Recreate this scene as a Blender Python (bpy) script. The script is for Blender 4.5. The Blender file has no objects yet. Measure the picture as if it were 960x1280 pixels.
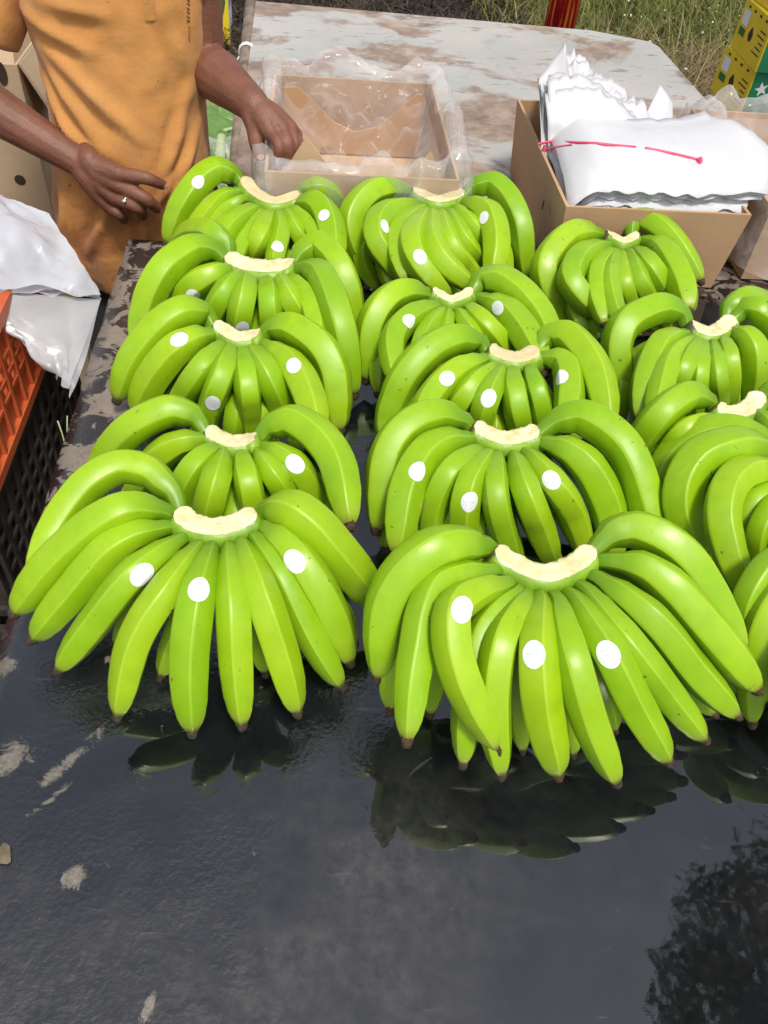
import bpy, bmesh, math, random
from mathutils import Vector, Matrix, noise as mnoise
from mathutils.bvhtree import BVHTree
random.seed(7)
rnd = random.uniform
V = Vector
scene = bpy.context.scene
col = scene.collection
TZ = 0.8          # table top
GZ = -0.1         # ground level

# ------------------------------------------------------------------ camera
YAW, PITCH, ROLL, FPX = math.radians(8), math.radians(47), math.radians(6.3), 985.0
CF = V((math.sin(YAW)*math.cos(PITCH), math.cos(YAW)*math.cos(PITCH), -math.sin(PITCH)))
_r0 = V((math.cos(YAW), -math.sin(YAW), 0)); _u0 = _r0.cross(CF)
CR = _r0*math.cos(ROLL) + _u0*math.sin(ROLL)
CU = -_r0*math.sin(ROLL) + _u0*math.cos(ROLL)
CC = V((0, 0, 1.6))
cd = bpy.data.cameras.new('camera'); cam = bpy.data.objects.new('camera', cd); col.objects.link(cam)
cam.matrix_world = Matrix(((CR.x, CU.x, -CF.x, CC.x), (CR.y, CU.y, -CF.y, CC.y), (CR.z, CU.z, -CF.z, CC.z), (0, 0, 0, 1)))
cd.sensor_fit = 'HORIZONTAL'; cd.sensor_width = 36.0; cd.lens = 36.0*FPX/960.0
cd.clip_start = 0.02; cd.clip_end = 500
scene.camera = cam

# ------------------------------------------------------------------ light
SUN_DIR = V((0.12, -0.40, 0.90)).normalized()      # towards the sun
world = bpy.data.worlds.new('World'); scene.world = world; world.use_nodes = True
wn = world.node_tree; wn.nodes.clear()
sky = wn.nodes.new('ShaderNodeTexSky'); sky.sky_type = 'NISHITA'; sky.sun_disc = False
sky.sun_elevation = math.asin(SUN_DIR.z)
sky.sun_rotation = math.atan2(SUN_DIR.x, SUN_DIR.y)
sky.air_density = 1.0; sky.dust_density = 3.0; sky.ozone_density = 1.0
wbg = wn.nodes.new('ShaderNodeBackground'); wbg.inputs['Strength'].default_value = 0.15
wout = wn.nodes.new('ShaderNodeOutputWorld')
whs = wn.nodes.new('ShaderNodeHueSaturation'); whs.inputs['Saturation'].default_value = 0.5     # thin high haze
wn.links.new(sky.outputs[0], whs.inputs['Color']); wn.links.new(whs.outputs[0], wbg.inputs['Color']); wn.links.new(wbg.outputs[0], wout.inputs['Surface'])
sd = bpy.data.lights.new('sun', 'SUN'); sd.energy = 2.3; sd.angle = math.radians(11); sd.color = (1.0, 0.94, 0.84)
sun = bpy.data.objects.new('sun', sd); col.objects.link(sun); sun.location = (2, -2, 8)
sun.rotation_euler = (-SUN_DIR).to_track_quat('-Z', 'Y').to_euler()
scene.view_settings.view_transform = 'Standard'; scene.view_settings.look = 'None'
scene.view_settings.exposure = 0.34; scene.view_settings.gamma = 1.0
scene.cycles.transparent_max_bounces = 24

# ------------------------------------------------------------------ helpers
def ray(x, y): return CF + CR*((x-480)/FPX) - CU*((y-640)/FPX)
def at(x, y, z): d = ray(x, y); return CC + d*((z-CC.z)/d.z)
def aty(x, y, Y): d = ray(x, y); return CC + d*(Y/d.y)
def atx(x, y, X): d = ray(x, y); return CC + d*(X/d.x)
def fbm(p, sc, oct=3, seed=0.0):
    return mnoise.fractal(V((p[0]*sc+seed, p[1]*sc-seed*.7, p[2]*sc+seed*1.3)), 1.0, 2.0, oct)

def tag(o, label=None, cat=None, group=None, kind=None):
    if label: o['label'] = label
    if cat: o['category'] = cat
    if group: o['group'] = group
    if kind: o['kind'] = kind
    return o
def empty(name, loc, label=None, cat=None, group=None):
    o = bpy.data.objects.new(name, None); col.objects.link(o); o.location = loc
    o.empty_display_size = 0.05
    return tag(o, label, cat, group)
def mesh(name, verts, faces, mat, parent=None, smooth=True, origin=None, mats=None, fmat=None):
    """one mesh object; verts in world space, origin = parent's world location"""
    if origin is None: origin = worldloc(parent) if parent else V((0, 0, 0))
    me = bpy.data.meshes.new(name)
    me.from_pydata([tuple(V(v)-origin) for v in verts], [], faces)
    me.materials.append(mat)
    if mats:
        for m in mats: me.materials.append(m)
        me.polygons.foreach_set('material_index', fmat)
    if smooth: me.polygons.foreach_set('use_smooth', [True]*len(me.polygons))
    me.update()
    o = bpy.data.objects.new(name, me); col.objects.link(o)
    if parent: o.parent = parent
    else: o.location = origin
    return o
def worldloc(o):
    p = V((0, 0, 0))
    while o: p += o.location; o = o.parent
    return p
class MB:
    def __init__(s): s.v = []; s.f = []
    def add(s, v, f):
        b = len(s.v); s.v += [V(x) for x in v]; s.f += [[i+b for i in q] for q in f]; return s
    def box(s, lo, hi, M=None):
        x0, y0, z0 = lo; x1, y1, z1 = hi
        vs = [V(p) for p in ((x0,y0,z0),(x1,y0,z0),(x1,y1,z0),(x0,y1,z0),(x0,y0,z1),(x1,y0,z1),(x1,y1,z1),(x0,y1,z1))]
        if M: vs = [M @ p for p in vs]
        return s.add(vs, [(0,3,2,1),(4,5,6,7),(0,1,5,4),(1,2,6,5),(2,3,7,6),(3,0,4,7)])
    def loft(s, rings, cap=True, closed=True):
        n = len(rings[0]); v = [p for r in rings for p in r]; f = []
        m = n if closed else n-1
        for i in range(len(rings)-1):
            for j in range(m):
                k = (j+1) % n
                f.append((i*n+j, i*n+k, (i+1)*n+k, (i+1)*n+j))
        if cap and closed:
            f.append(tuple(range(n-1, -1, -1))); f.append(tuple((len(rings)-1)*n+j for j in range(n)))
        return s.add(v, f)
    def tube(s, pts, rad, n=12, flat=1.0, flatdir=None, cap=True):
        return s.loft(tube_rings(pts, rad, n, flat, flatdir), cap)
    def obj(s, name, mat, parent=None, smooth=True, origin=None):
        return mesh(name, s.v, s.f, mat, parent, smooth, origin)
def tube_rings(pts, rad, n=12, flat=1.0, flatdir=None):
    pts = [V(p) for p in pts]; rings = []; ref = None
    for i, p in enumerate(pts):
        a = pts[max(i-1, 0)]; b = pts[min(i+1, len(pts)-1)]
        t = (b-a).normalized()
        if flatdir is not None:
            u = (flatdir - t*flatdir.dot(t)).normalized()
        else:
            if ref is None: ref = t.orthogonal().normalized()
            u = (ref - t*ref.dot(t)).normalized(); ref = u
        w = t.cross(u)
        r = rad[i] if hasattr(rad, '__len__') else rad
        rings.append([p + u*(math.cos(2*math.pi*j/n)*r*flat) + w*(math.sin(2*math.pi*j/n)*r) for j in range(n)])
    return rings
def spline(pts, n):
    """points evenly spaced along a Catmull-Rom curve through pts"""
    P = [V(p) for p in pts]; P = [P[0]*2-P[1]] + P + [P[-1]*2-P[-2]]
    fine = []
    for i in range(1, len(P)-2):
        for k in range(24):
            t = k/24
            a, b, c, d = P[i-1], P[i], P[i+1], P[i+2]
            fine.append(0.5*((2*b)+(c-a)*t+(2*a-5*b+4*c-d)*t*t+(-a+3*b-3*c+d)*t**3))
    fine.append(P[-2].copy())
    L = [0]
    for a, b in zip(fine, fine[1:]): L.append(L[-1]+(b-a).length)
    out = []; j = 0
    for i in range(n):
        s = L[-1]*i/(n-1)
        while j < len(L)-2 and L[j+1] < s: j += 1
        u = (s-L[j])/max(1e-9, L[j+1]-L[j]); out.append(fine[j].lerp(fine[j+1], min(1, max(0, u))))
    return out, L[-1]
def lerpt(tab, t):
    for (a, x), (b, y) in zip(tab, tab[1:]):
        if t <= b:
            u = (t-a)/(b-a); u = u*u*(3-2*u); return x+(y-x)*u
    return tab[-1][1]
def grid_faces(nu, nv):
    return [(i*nv+j, i*nv+j+1, (i+1)*nv+j+1, (i+1)*nv+j) for i in range(nu-1) for j in range(nv-1)]

# ------------------------------------------------------------------ materials
class MT:
    def __init__(s, name):
        s.m = bpy.data.materials.new(name); s.m.use_nodes = True; s.t = s.m.node_tree
        s.b = s.t.nodes['Principled BSDF']; s.out = s.t.nodes['Material Output']; s._c = None
    def n(s, typ, **kw):
        nd = s.t.nodes.new(typ)
        for k, v in kw.items():
            if hasattr(nd, k): setattr(nd, k, v)
            else: nd.inputs[k].default_value = v
        return nd
    def link(s, a, b): s.t.links.new(a, b)
    def coord(s):
        if not s._c: s._c = s.n('ShaderNodeTexCoord')
        return s._c.outputs['Object']
    def mapped(s, scale=(1,1,1), loc=(0,0,0), rot=(0,0,0)):
        mp = s.n('ShaderNodeMapping'); s.link(s.coord(), mp.inputs[0])
        mp.inputs['Scale'].default_value = scale; mp.inputs['Location'].default_value = loc; mp.inputs['Rotation'].default_value = rot
        return mp.outputs[0]
    def noise(s, scale, detail=4, rough=.55, vec=None, dist=0):
        nd = s.n('ShaderNodeTexNoise'); nd.inputs['Scale'].default_value = scale; nd.inputs['Detail'].default_value = detail
        nd.inputs['Roughness'].default_value = rough; nd.inputs['Distortion'].default_value = dist
        s.link(vec or s.coord(), nd.inputs['Vector']); return nd.outputs['Fac']
    def ramp(s, fac, stops, interp='LINEAR'):
        nd = s.n('ShaderNodeValToRGB'); nd.color_ramp.interpolation = interp
        e = nd.color_ramp.elements
        while len(e) < len(stops): e.new(0.5)
        for el, (p, c) in zip(e, stops):
            el.position = p
            el.color = (c, c, c, 1) if isinstance(c, (int, float)) else (*c, 1)
        s.link(fac, nd.inputs[0]); return nd.outputs[0]
    def mix(s, fac, a, b, blend='MIX'):
        nd = s.n('ShaderNodeMix', data_type='RGBA', blend_type=blend)
        for sock, val in ((nd.inputs[0], fac), (nd.inputs[6], a), (nd.inputs[7], b)):
            if isinstance(val, bpy.types.NodeSocket): s.link(val, sock)
            elif isinstance(val, (int, float)): sock.default_value = val
            else: sock.default_value = (*val, 1)
        return nd.outputs[2]
    def math(s, op, a, b=0.0, clamp=False):
        nd = s.n('ShaderNodeMath', operation=op); nd.use_clamp = clamp
        for sock, val in ((nd.inputs[0], a), (nd.inputs[1], b)):
            if isinstance(val, bpy.types.NodeSocket): s.link(val, sock)
            else: sock.default_value = val
        return nd.outputs[0]
    def attr(s, name): return s.n('ShaderNodeAttribute', attribute_name=name).outputs['Fac']
    def xyz(s):
        nd = s.n('ShaderNodeSeparateXYZ'); s.link(s.coord(), nd.inputs[0]); return nd.outputs
    def rnd(s): return s.n('ShaderNodeObjectInfo').outputs['Random']
    def base(s, c):
        if isinstance(c, bpy.types.NodeSocket): s.link(c, s.b.inputs['Base Color'])
        else: s.b.inputs['Base Color'].default_value = (*c, 1)
        return s
    def rough(s, r):
        if isinstance(r, bpy.types.NodeSocket): s.link(r, s.b.inputs['Roughness'])
        else: s.b.inputs['Roughness'].default_value = r
        return s
    def bump(s, h, strength=.3, dist=.01):
        nd = s.n('ShaderNodeBump'); nd.inputs['Strength'].default_value = strength; nd.inputs['Distance'].default_value = dist
        s.link(h, nd.inputs['Height']); s.link(nd.outputs[0], s.b.inputs['Normal']); return s
    def set(s, **kw):
        for k, v in kw.items(): s.b.inputs[k.replace('_', ' ')].default_value = v
        return s

def simple(name, a, b, scale=20, rough=.6, bump=0, bscale=None, det=4, bd=.004):
    t = MT(name); n = t.noise(scale, det)
    t.base(t.ramp(n, [(.3, a), (.7, b)])).rough(rough)
    if bump: t.bump(t.noise(bscale or scale*3, 4), bump, bd)
    return t.m
M = {}
def mk_banana():
    t = MT('banana_skin'); tt = t.attr('along'); rg = t.attr('ridge')
    body = t.ramp(t.noise(9, 3), [(.3, (.195, .385, .004)), (.7, (.295, .480, .007))])
    body = t.mix(t.math('MULTIPLY', t.rnd(), .40), body, (.35, .49, .010))
    r2 = t.math('FRACT', t.math('MULTIPLY', t.rnd(), 7.31))
    body = t.mix(t.ramp(r2, [(.45, 0.0), (1.0, .45)]), body, (.15, .33, .006))
    fine = t.noise(60, 3, vec=t.mapped((1, 1, .6)))
    body = t.mix(t.ramp(fine, [(.45, 0.0), (.75, .25)]), body, (.13, .30, .006))
    neck = t.ramp(tt, [(0.0, 1.0), (.12, .9), (.30, 0.0)])
    body = t.mix(t.math('MULTIPLY', neck, .8), body, (.085, .205, .006))
    body = t.mix(t.math('MULTIPLY', rg, .30), body, (.42, .56, .06))
    spots = t.ramp(t.noise(95, 2, .5), [(.73, 0.0), (.76, .8)])
    body = t.mix(spots, body, (.10, .10, .02))
    scuff = t.ramp(t.noise(34, 5, .7, vec=t.mapped((1, 1, .35)), dist=.8), [(.64, 0.0), (.70, .35)])
    body = t.mix(scuff, body, (.40, .46, .10))
    scar = t.ramp(t.noise(17, 6, .75, dist=2.0), [(.705, 0.0), (.725, .7)])
    body = t.mix(scar, body, (.14, .09, .025))
    tipc = t.ramp(tt, [(.90, 0.0), (1.0, .6)])
    body = t.mix(tipc, body, (.30, .34, .05))
    t.base(body).rough(t.ramp(t.noise(14, 3), [(.3, .30), (.7, .46)]))
    t.set(Subsurface_Weight=.05, Subsurface_Scale=.01, Specular_IOR_Level=.42)
    t.b.inputs['Subsurface Radius'].default_value = (.5, .8, .1)
    t.bump(t.noise(40, 3, vec=t.mapped((1, 1, .5))), .12, .004)
    return t.m
M['banana'] = mk_banana()
def mk_cut():
    t = MT('crown_cut'); n = t.noise(48, 3, .55)
    c = t.ramp(n, [(.25, (.56, .49, .22)), (.5, (.70, .65, .38)), (.8, (.78, .75, .52))])
    c = t.mix(t.math('MULTIPLY', t.ramp(t.rnd(), [(.3, 0.0), (1.0, 1.0)]), .6), c, (.56, .42, .22))
    fib = t.ramp(t.noise(70, 4, .7, vec=t.mapped((1, 3.5, 1), (0, 0, 0), (0, 0, .3))), [(.52, 0.0), (.68, .55)])
    c = t.mix(fib, c, (.50, .37, .17))
    c = t.mix(t.ramp(t.attr('edge'), [(.62, 0.0), (1.0, .7)]), c, (.40, .27, .12))
    t.base(c).rough(.42).bump(t.noise(90, 4), .25, .003); return t.m
M['cut'] = mk_cut()
def mk_crown():
    t = MT('crown_green'); c = t.ramp(t.noise(45, 4), [(.3, (.12, .26, .010)), (.7, (.24, .40, .025))])
    c = t.mix(t.ramp(t.attr('end'), [(.1, 0.0), (.6, .9)]), c, (.06, .04, .02))
    c = t.mix(t.ramp(t.noise(70, 4, .7), [(.62, 0.0), (.70, .6)]), c, (.16, .11, .03))
    t.base(c).rough(.42).bump(t.noise(120, 4), .2, .004); return t.m
M['crown'] = mk_crown()
M['crown_end'] = simple('crown_brown', (.05, .035, .02), (.16, .11, .05), 160, .7, .4, 300)
M['nub'] = simple('blossom_end', (.016, .010, .006), (.11, .062, .032), 420, .85, .8, 600)
def mk_sticker():
    t = MT('sticker_paper'); su, sv = t.attr('su'), t.attr('sv')
    r = t.math('SQRT', t.math('ADD', t.math('MULTIPLY', su, su), t.math('MULTIPLY', sv, sv)))
    ring = t.ramp(t.math('ABSOLUTE', t.math('SUBTRACT', r, .80)), [(.0, 1.0), (.05, .0)])
    rows = t.ramp(t.math('FRACT', t.math('MULTIPLY', t.math('ADD', su, 1.0), 2.6)), [(.35, 0.0), (.42, 1.0), (.72, 1.0), (.80, 0.0)])
    ink = t.math('MULTIPLY', t.math('MULTIPLY', rows, t.ramp(t.noise(700, 1, .5), [(.46, 0.0), (.54, 1.0)])), t.ramp(r, [(.60, 1.0), (.66, 0.0)]))
    ink = t.math('MAXIMUM', ink, t.math('MULTIPLY', ring, .5))
    t.base(t.mix(t.math('MULTIPLY', ink, .55), (.76, .77, .78), (.42, .47, .46))).rough(.35); return t.m
M['sticker'] = mk_sticker()

def mk_table():
    t = MT('wet_black_rubber'); X, Y, Z = t.xyz()
    X = t.math('ADD', X, .45); Y = t.math('ADD', Y, .5)        # the top's own origin sits at (.45, .5)
    big = t.noise(5.5, 5, .6, dist=.4); mid = t.noise(22, 5, .65, dist=.3); fine = t.noise(170, 3, .6)
    # dry zone: the left border, the far end
    lx = t.math('MULTIPLY_ADD', X, -6.0); t.t.nodes[-1].inputs[2].default_value = -1.20      # 1 at x=-.39, 0 at -.21
    fy = t.math('MULTIPLY_ADD', Y, 7.0); t.t.nodes[-1].inputs[2].default_value = -8.9
    nearfade = t.math('MULTIPLY_ADD', Y, 3.0, True); t.t.nodes[-1].inputs[2].default_value = -1.5; t.t.nodes[-1].use_clamp = True
    lx = t.math('MULTIPLY', t.math('MAXIMUM', lx, 0), nearfade)
    dry = t.math('MAXIMUM', lx, t.math('MAXIMUM', fy, 0), True)
    wetblot = t.ramp(t.noise(19, 6, .68, dist=.9), [(.47, 0.0), (.505, 1.0)])
    dry = t.math('MULTIPLY', t.math('ADD', t.math('SUBTRACT', dry, .16), t.math('MULTIPLY', t.math('SUBTRACT', big, .5), .9)), 2.6, True)
    dry = t.math('MULTIPLY', dry, t.math('SUBTRACT', 1.0, t.math('MULTIPLY', wetblot, .95)), True)
    blk = t.ramp(mid, [(.3, (.004, .005, .006)), (.7, (.010, .011, .013))])
    # washed-out dust film, strongest on the near left
    film = t.ramp(t.noise(4.2, 6, .62, dist=.5), [(.44, 0.0), (.76, .50)])
    film = t.math('MULTIPLY', film, t.math('MULTIPLY', t.ramp(X, [(0.0, 1.0), (.35, .25)]), t.ramp(Y, [(.27, 1.0), (.40, .12)])))
    blk = t.mix(t.math('MULTIPLY', film, t.ramp(t.noise(60, 5, .7), [(.35, .15), (.65, 1.0)])), blk, (.135, .118, .100))
    # peeled, pale flakes
    fl = t.ramp(t.noise(11, 5, .62, vec=t.mapped((1, 1.5, 1), (3.1, 1.7, 0), (0, 0, .6)), dist=.6), [(.685, 0.0), (.70, 1.0)])
    nearl = t.math('MULTIPLY_ADD', X, -3.5); t.t.nodes[-1].inputs[2].default_value = .20; t.t.nodes[-1].use_clamp = True
    fl = t.math('MULTIPLY', fl, nearl)
    blk = t.mix(t.math('MULTIPLY', fl, .8), blk, t.ramp(fine, [(.3, (.17, .13, .085)), (.7, (.34, .28, .21))]))
    def blob(px, py, rx, ry, rot, c0, thr):
        q = at(px, py, TZ); q = q-V((.45, .5, GZ))
        mp = t.n('ShaderNodeMapping', vector_type='TEXTURE'); t.link(t.coord(), mp.inputs[0])
        mp.inputs['Location'].default_value = (q.x, q.y, q.z); mp.inputs['Rotation'].default_value = (0, 0, rot); mp.inputs['Scale'].default_value = (rx, ry, 1)
        ln = t.n('ShaderNodeVectorMath', operation='LENGTH'); t.link(mp.outputs[0], ln.inputs[0])
        m = t.math('SUBTRACT', 1.0, ln.outputs['Value'], True)
        m = t.ramp(t.math('ADD', t.noise(34, 6, .78, dist=.8), t.math('MULTIPLY', m, .40)), [(thr+.36, 0.0), (thr+.46, 1.0)])
        return m
    peel = None
    for a in ((15, 945, .050, .034, .5, 0, .34), (88, 948, .060, .014, .9, 0, .30), (62, 1000, .05, .010, .75, 0, .36), (185, 1260, .030, .014, 1.2, 0, .40), (5, 830, .03, .03, 0, 0, .36), (90, 1097, .022, .016, .3, 0, .33)):
        m = blob(*a); peel = m if peel is None else t.math('MAXIMUM', peel, m)
    fl = t.math('MAXIMUM', fl, t.math('MULTIPLY', peel, .8))
    blk = t.mix(t.math('MULTIPLY', peel, .48), blk, t.ramp(fine, [(.3, (.16, .125, .085)), (.7, (.33, .28, .22))]))
    scr = t.ramp(t.noise(16, 5, .6, vec=t.mapped((.35, 3.2, 1), (1.3, .4, 0), (0, 0, .5)), dist=.3), [(.66, 0.0), (.70, .35)])
    blk = t.mix(scr, blk, (.10, .092, .082))
    spk = t.ramp(t.noise(150, 4, .7), [(.74, 0.0), (.80, .35)])
    blk = t.mix(spk, blk, (.22, .19, .15))
    c = t.mix(dry, blk, t.ramp(mid, [(.3, (.125, .098, .074)), (.7, (.225, .18, .14))]))
    t.base(c)
    # wetness: mirror film on the right and middle, damp grain on the near left
    gx = t.math('MULTIPLY_ADD', X, -1.7); t.t.nodes[-1].inputs[2].default_value = .16
    grain = t.math('ADD', gx, t.math('MULTIPLY', t.math('SUBTRACT', big, .50), 2.4), True)
    grain = t.ramp(grain, [(.12, 0.0), (.34, .55), (.42, .75), (1.0, 1.0)])
    rg = t.math('MULTIPLY_ADD', grain, .22); t.t.nodes[-1].inputs[2].default_value = .02
    rg = t.math('ADD', rg, t.math('MULTIPLY', dry, .5), True)
    rg = t.math('ADD', rg, t.math('MULTIPLY', fl, .4), True)
    t.rough(rg)
    t.set(IOR=1.85)
    bh = t.math('ADD', t.math('MULTIPLY', fine, t.math('MULTIPLY', t.math('ADD', t.math('ADD', grain, dry, True), .006), 2.0)), t.math('MULTIPLY', t.noise(7, 2), .25))
    t.bump(bh, .2, .004)
    return t.m
M['table'] = mk_table()
def mk_tin():
    t = MT('worn_painted_sheet')
    paint = t.ramp(t.noise(3, 5), [(.3, (.32, .32, .30)), (.7, (.41, .405, .38))])
    rust = t.ramp(t.noise(2.6, 6, .62, dist=.5), [(.475, 0.0), (.525, .85)])
    rustc = t.ramp(t.noise(14, 5, .7), [(.3, (.12, .066, .04)), (.7, (.30, .20, .135))])
    c = t.mix(rust, paint, rustc)
    scr = t.ramp(t.noise(26, 5, .62, vec=t.mapped((.55, 1.7, 1), (0, 0, 0), (0, 0, .25)), dist=.4), [(.60, 0.0), (.64, .85)])
    c = t.mix(scr, c, (.20, .15, .11))
    dust = t.ramp(t.noise(7, 6, .7), [(.45, 0.0), (.75, .55)])
    c = t.mix(dust, c, (.46, .39, .31))
    pink = t.ramp(t.noise(5.2, 1, .4, vec=t.mapped((1, 1, 1), (5.3, 2.2, 0))), [(.765, 0.0), (.775, .9)])
    c = t.mix(pink, c, (.60, .09, .11))
    t.base(c).rough(.62).bump(t.noise(30, 5), .3, .004); return t.m
M['tin'] = mk_tin()
M['wood'] = simple('weathered_wood', (.11, .08, .06), (.30, .23, .17), 24, .8, .5, 60)
M['steel'] = simple('dark_steel', (.03, .03, .032), (.07, .06, .055), 20, .55)
def mk_card(name, a, b):
    t = MT(name)
    c = t.ramp(t.noise(7, 4), [(.3, a), (.7, b)])
    c = t.mix(t.ramp(t.noise(60, 3, vec=t.mapped((1, 1, 8))), [(.4, 0.0), (.7, .12)]), c, (.18, .10, .05))
    st = t.ramp(t.noise(13, 3, .5, vec=t.mapped((1, 1, 1), (2.2, 4.1, .3))), [(.70, 0.0), (.73, .5)])
    c = t.mix(st, c, (.20, .09, .04))
    t.base(c).rough(.78).bump(t.noise(50, 3, vec=t.mapped((1, 1, 6))), .1, .003); return t.m
M['card'] = mk_card('brown_cardboard', (.40, .245, .125), (.48, .30, .165))
M['card_in'] = mk_card('cardboard_inside', (.50, .335, .19), (.58, .40, .24))
M['card_pale'] = mk_card('pale_cardboard', (.47, .34, .21), (.56, .42, .27))
M['hole'] = simple('hole_dark', (.03, .018, .01), (.07, .04, .02), 30, .9)
def mk_film(name, tint, fac0, fac1, scale=18, rough=.16, bs=.35):
    t = MT(name); t.base(tint).rough(rough)
    t.set(Specular_IOR_Level=.9)
    vo = t.n('ShaderNodeTexVoronoi'); vo.inputs['Scale'].default_value = scale*.8; wv = t.n('ShaderNodeVectorMath', operation='ADD')
    nz = t.n('ShaderNodeTexNoise'); nz.inputs['Scale'].default_value = 9; t.link(t.coord(), nz.inputs['Vector']); sc_ = t.n('ShaderNodeVectorMath', operation='SCALE'); sc_.inputs['Scale'].default_value = .12
    t.link(nz.outputs['Color'], sc_.inputs[0]); t.link(t.mapped((1, 1, .45)), wv.inputs[0]); t.link(sc_.outputs[0], wv.inputs[1]); t.link(wv.outputs[0], vo.inputs['Vector'])
    t.bump(t.math('ADD', vo.outputs['Distance'], t.noise(scale*.9, 4, .6, dist=1.0)), bs, .03)
    tr = t.n('ShaderNodeBsdfTransparent'); tr.inputs[0].default_value = (.98, .97, .96, 1)
    mx = t.n('ShaderNodeMixShader')
    cr = t.math('ABSOLUTE', t.math('SUBTRACT', t.noise(scale*.6, 3, .5, dist=.8), .5))
    f = t.ramp(cr, [(0.0, fac1), (.035, fac0*1.3), (.12, fac0)])
    lw = t.n('ShaderNodeLayerWeight'); lw.inputs[0].default_value = .25
    f = t.math('ADD', f, t.math('MULTIPLY', lw.outputs['Facing'], .30), True)
    t.link(f, mx.inputs[0]); t.link(tr.outputs[0], mx.inputs[1]); t.link(t.b.outputs[0], mx.inputs[2])
    t.link(mx.outputs[0], t.out.inputs['Surface']); return t.m
M['film'] = mk_film('clear_liner_film', (.84, .81, .80), .13, .26, 12, .12, .28)
M['film_thin'] = mk_film('thin_liner_film', (.84, .81, .80), .03, .10, 10, .10, .25)
M['film_clear'] = mk_film('clear_bag_film', (.75, .78, .76), .10, .25, 14, .09, .5)
M['film_milky'] = mk_film('milky_poly_film', (.56, .57, .59), .36, .48, 6, .3, .15)
M['poly'] = mk_film('white_poly_sheet', (.52, .53, .57), .60, .74, 5, .12, .35)
def mk_foam():
    t = MT('white_foam_sheet'); t.base(t.ramp(t.noise(9, 3), [(.3, (.52, .52, .535)), (.7, (.57, .57, .585))])).rough(.6)
    t.set(Subsurface_Weight=.0); t.bump(t.noise(90, 3), .15, .003); return t.m
M['foam'] = mk_foam()
M['ribbon'] = simple('pink_ribbon', (.72, .04, .12), (.85, .10, .20), 40, .4)
M['orange'] = simple('orange_plastic', (.42, .075, .020), (.55, .125, .038), 14, .45, .1, 60)
M['black_plastic'] = simple('dusty_black_plastic', (.012, .011, .010), (.055, .045, .037), 24, .6, .3, 90)
def mk_shirt():
    t = MT('orange_cotton'); X, Y, Z = t.xyz()
    c = t.ramp(t.noise(6, 4), [(.3, (.46, .200, .048)), (.7, (.57, .265, .072))])
    c = t.mix(t.ramp(t.noise(14, 5, .65, dist=.3), [(.5, 0.0), (.75, .45)]), c, (.44, .24, .10))
    low = t.math('MULTIPLY_ADD', Z, -4.5, True); t.t.nodes[-1].inputs[2].default_value = 4.75 ; t.t.nodes[-1].use_clamp = True
    st = t.ramp(t.noise(13, 6, .7, dist=.6), [(.40, 0.0), (.60, 1.0)])
    c = t.mix(t.math('MULTIPLY', t.math('MULTIPLY', low, st), .65), c, (.27, .085, .022))
    sp = t.ramp(t.noise(85, 2, .5), [(.72, 0.0), (.75, .7)])
    c = t.mix(sp, c, (.12, .06, .03))
    t.base(c).rough(.85).set(Sheen_Weight=.15)
    t.bump(t.noise(30, 4, .6), .22, .012); return t.m
M['shirt'] = mk_shirt()
M['shirt_seam'] = simple('orange_seam', (.42, .19, .05), (.52, .26, .07), 60, .85)
M['trouser'] = simple('dark_trousers', (.02, .02, .024), (.05, .048, .05), 12, .85, .3, 40)
def mk_skin():
    t = MT('brown_skin'); c = t.ramp(t.noise(14, 4), [(.3, (.135, .050, .028)), (.7, (.210, .084, .048))])
    c = t.mix(t.ramp(t.noise(90, 4, .65), [(.5, 0.0), (.7, .3)]), c, (.12, .045, .026))
    t.base(c).rough(.55).set(Subsurface_Weight=.08, Subsurface_Scale=.01)
    t.bump(t.math('ADD', t.noise(210, 3, .6), t.math('MULTIPLY', t.noise(45, 3, .6, dist=1.0), 1.6)), .30, .004); return t.m
M['skin'] = mk_skin()
M['nail'] = simple('fingernail', (.42, .22, .16), (.52, .30, .23), 200, .3)
M['hair'] = simple('black_hair', (.01, .009, .008), (.025, .02, .018), 200, .5, .8, 400)
M['eye'] = simple('eye_white', (.6, .57, .53), (.7, .66, .62), 30, .3)
M['iris'] = simple('dark_iris', (.015, .008, .005), (.03, .016, .01), 30, .2)
M['gold'] = MT('silver_ring').base((.75, .68, .55)).rough(.25).set(Metallic=1.0).m
M['thread'] = simple('dark_embroidery', (.05, .022, .018), (.09, .03, .03), 60, .8)
M['thread_red'] = simple('red_embroidery', (.38, .05, .05), (.45, .09, .08), 60, .8)
def mk_ground():
    t = MT('dry_earth')
    c = t.ramp(t.noise(1.7, 6, .65), [(.3, (.085, .055, .036)), (.7, (.19, .135, .09))])
    c = t.mix(t.ramp(t.noise(38, 5, .7), [(.45, 0.0), (.65, .8)]), c, (.26, .19, .12))
    c = t.mix(t.ramp(t.noise(55, 4, .7, vec=t.mapped((1, 1, 1), (4, 1, 0))), [(.55, 0.0), (.65, .9)]), c, (.035, .022, .015))
    t.base(c).rough(.95).bump(t.noise(30, 6, .7), 1.0, .04); return t.m
M['ground'] = mk_ground()
def mk_leafy(name, cols, tr=.25):
    t = MT(name)
    c = t.ramp(t.attr('hue'), [(i/(len(cols)-1), c) for i, c in enumerate(cols)])
    t.base(c).rough(.6); t.set(Specular_IOR_Level=.3)
    td = t.n('ShaderNodeBsdfTranslucent'); t.link(c, td.inputs[0]); mx = t.n('ShaderNodeMixShader'); mx.inputs[0].default_value = tr
    t.link(t.b.outputs[0], mx.inputs[1]); t.link(td.outputs[0], mx.inputs[2]); t.link(mx.outputs[0], t.out.inputs['Surface']); return t.m
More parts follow.
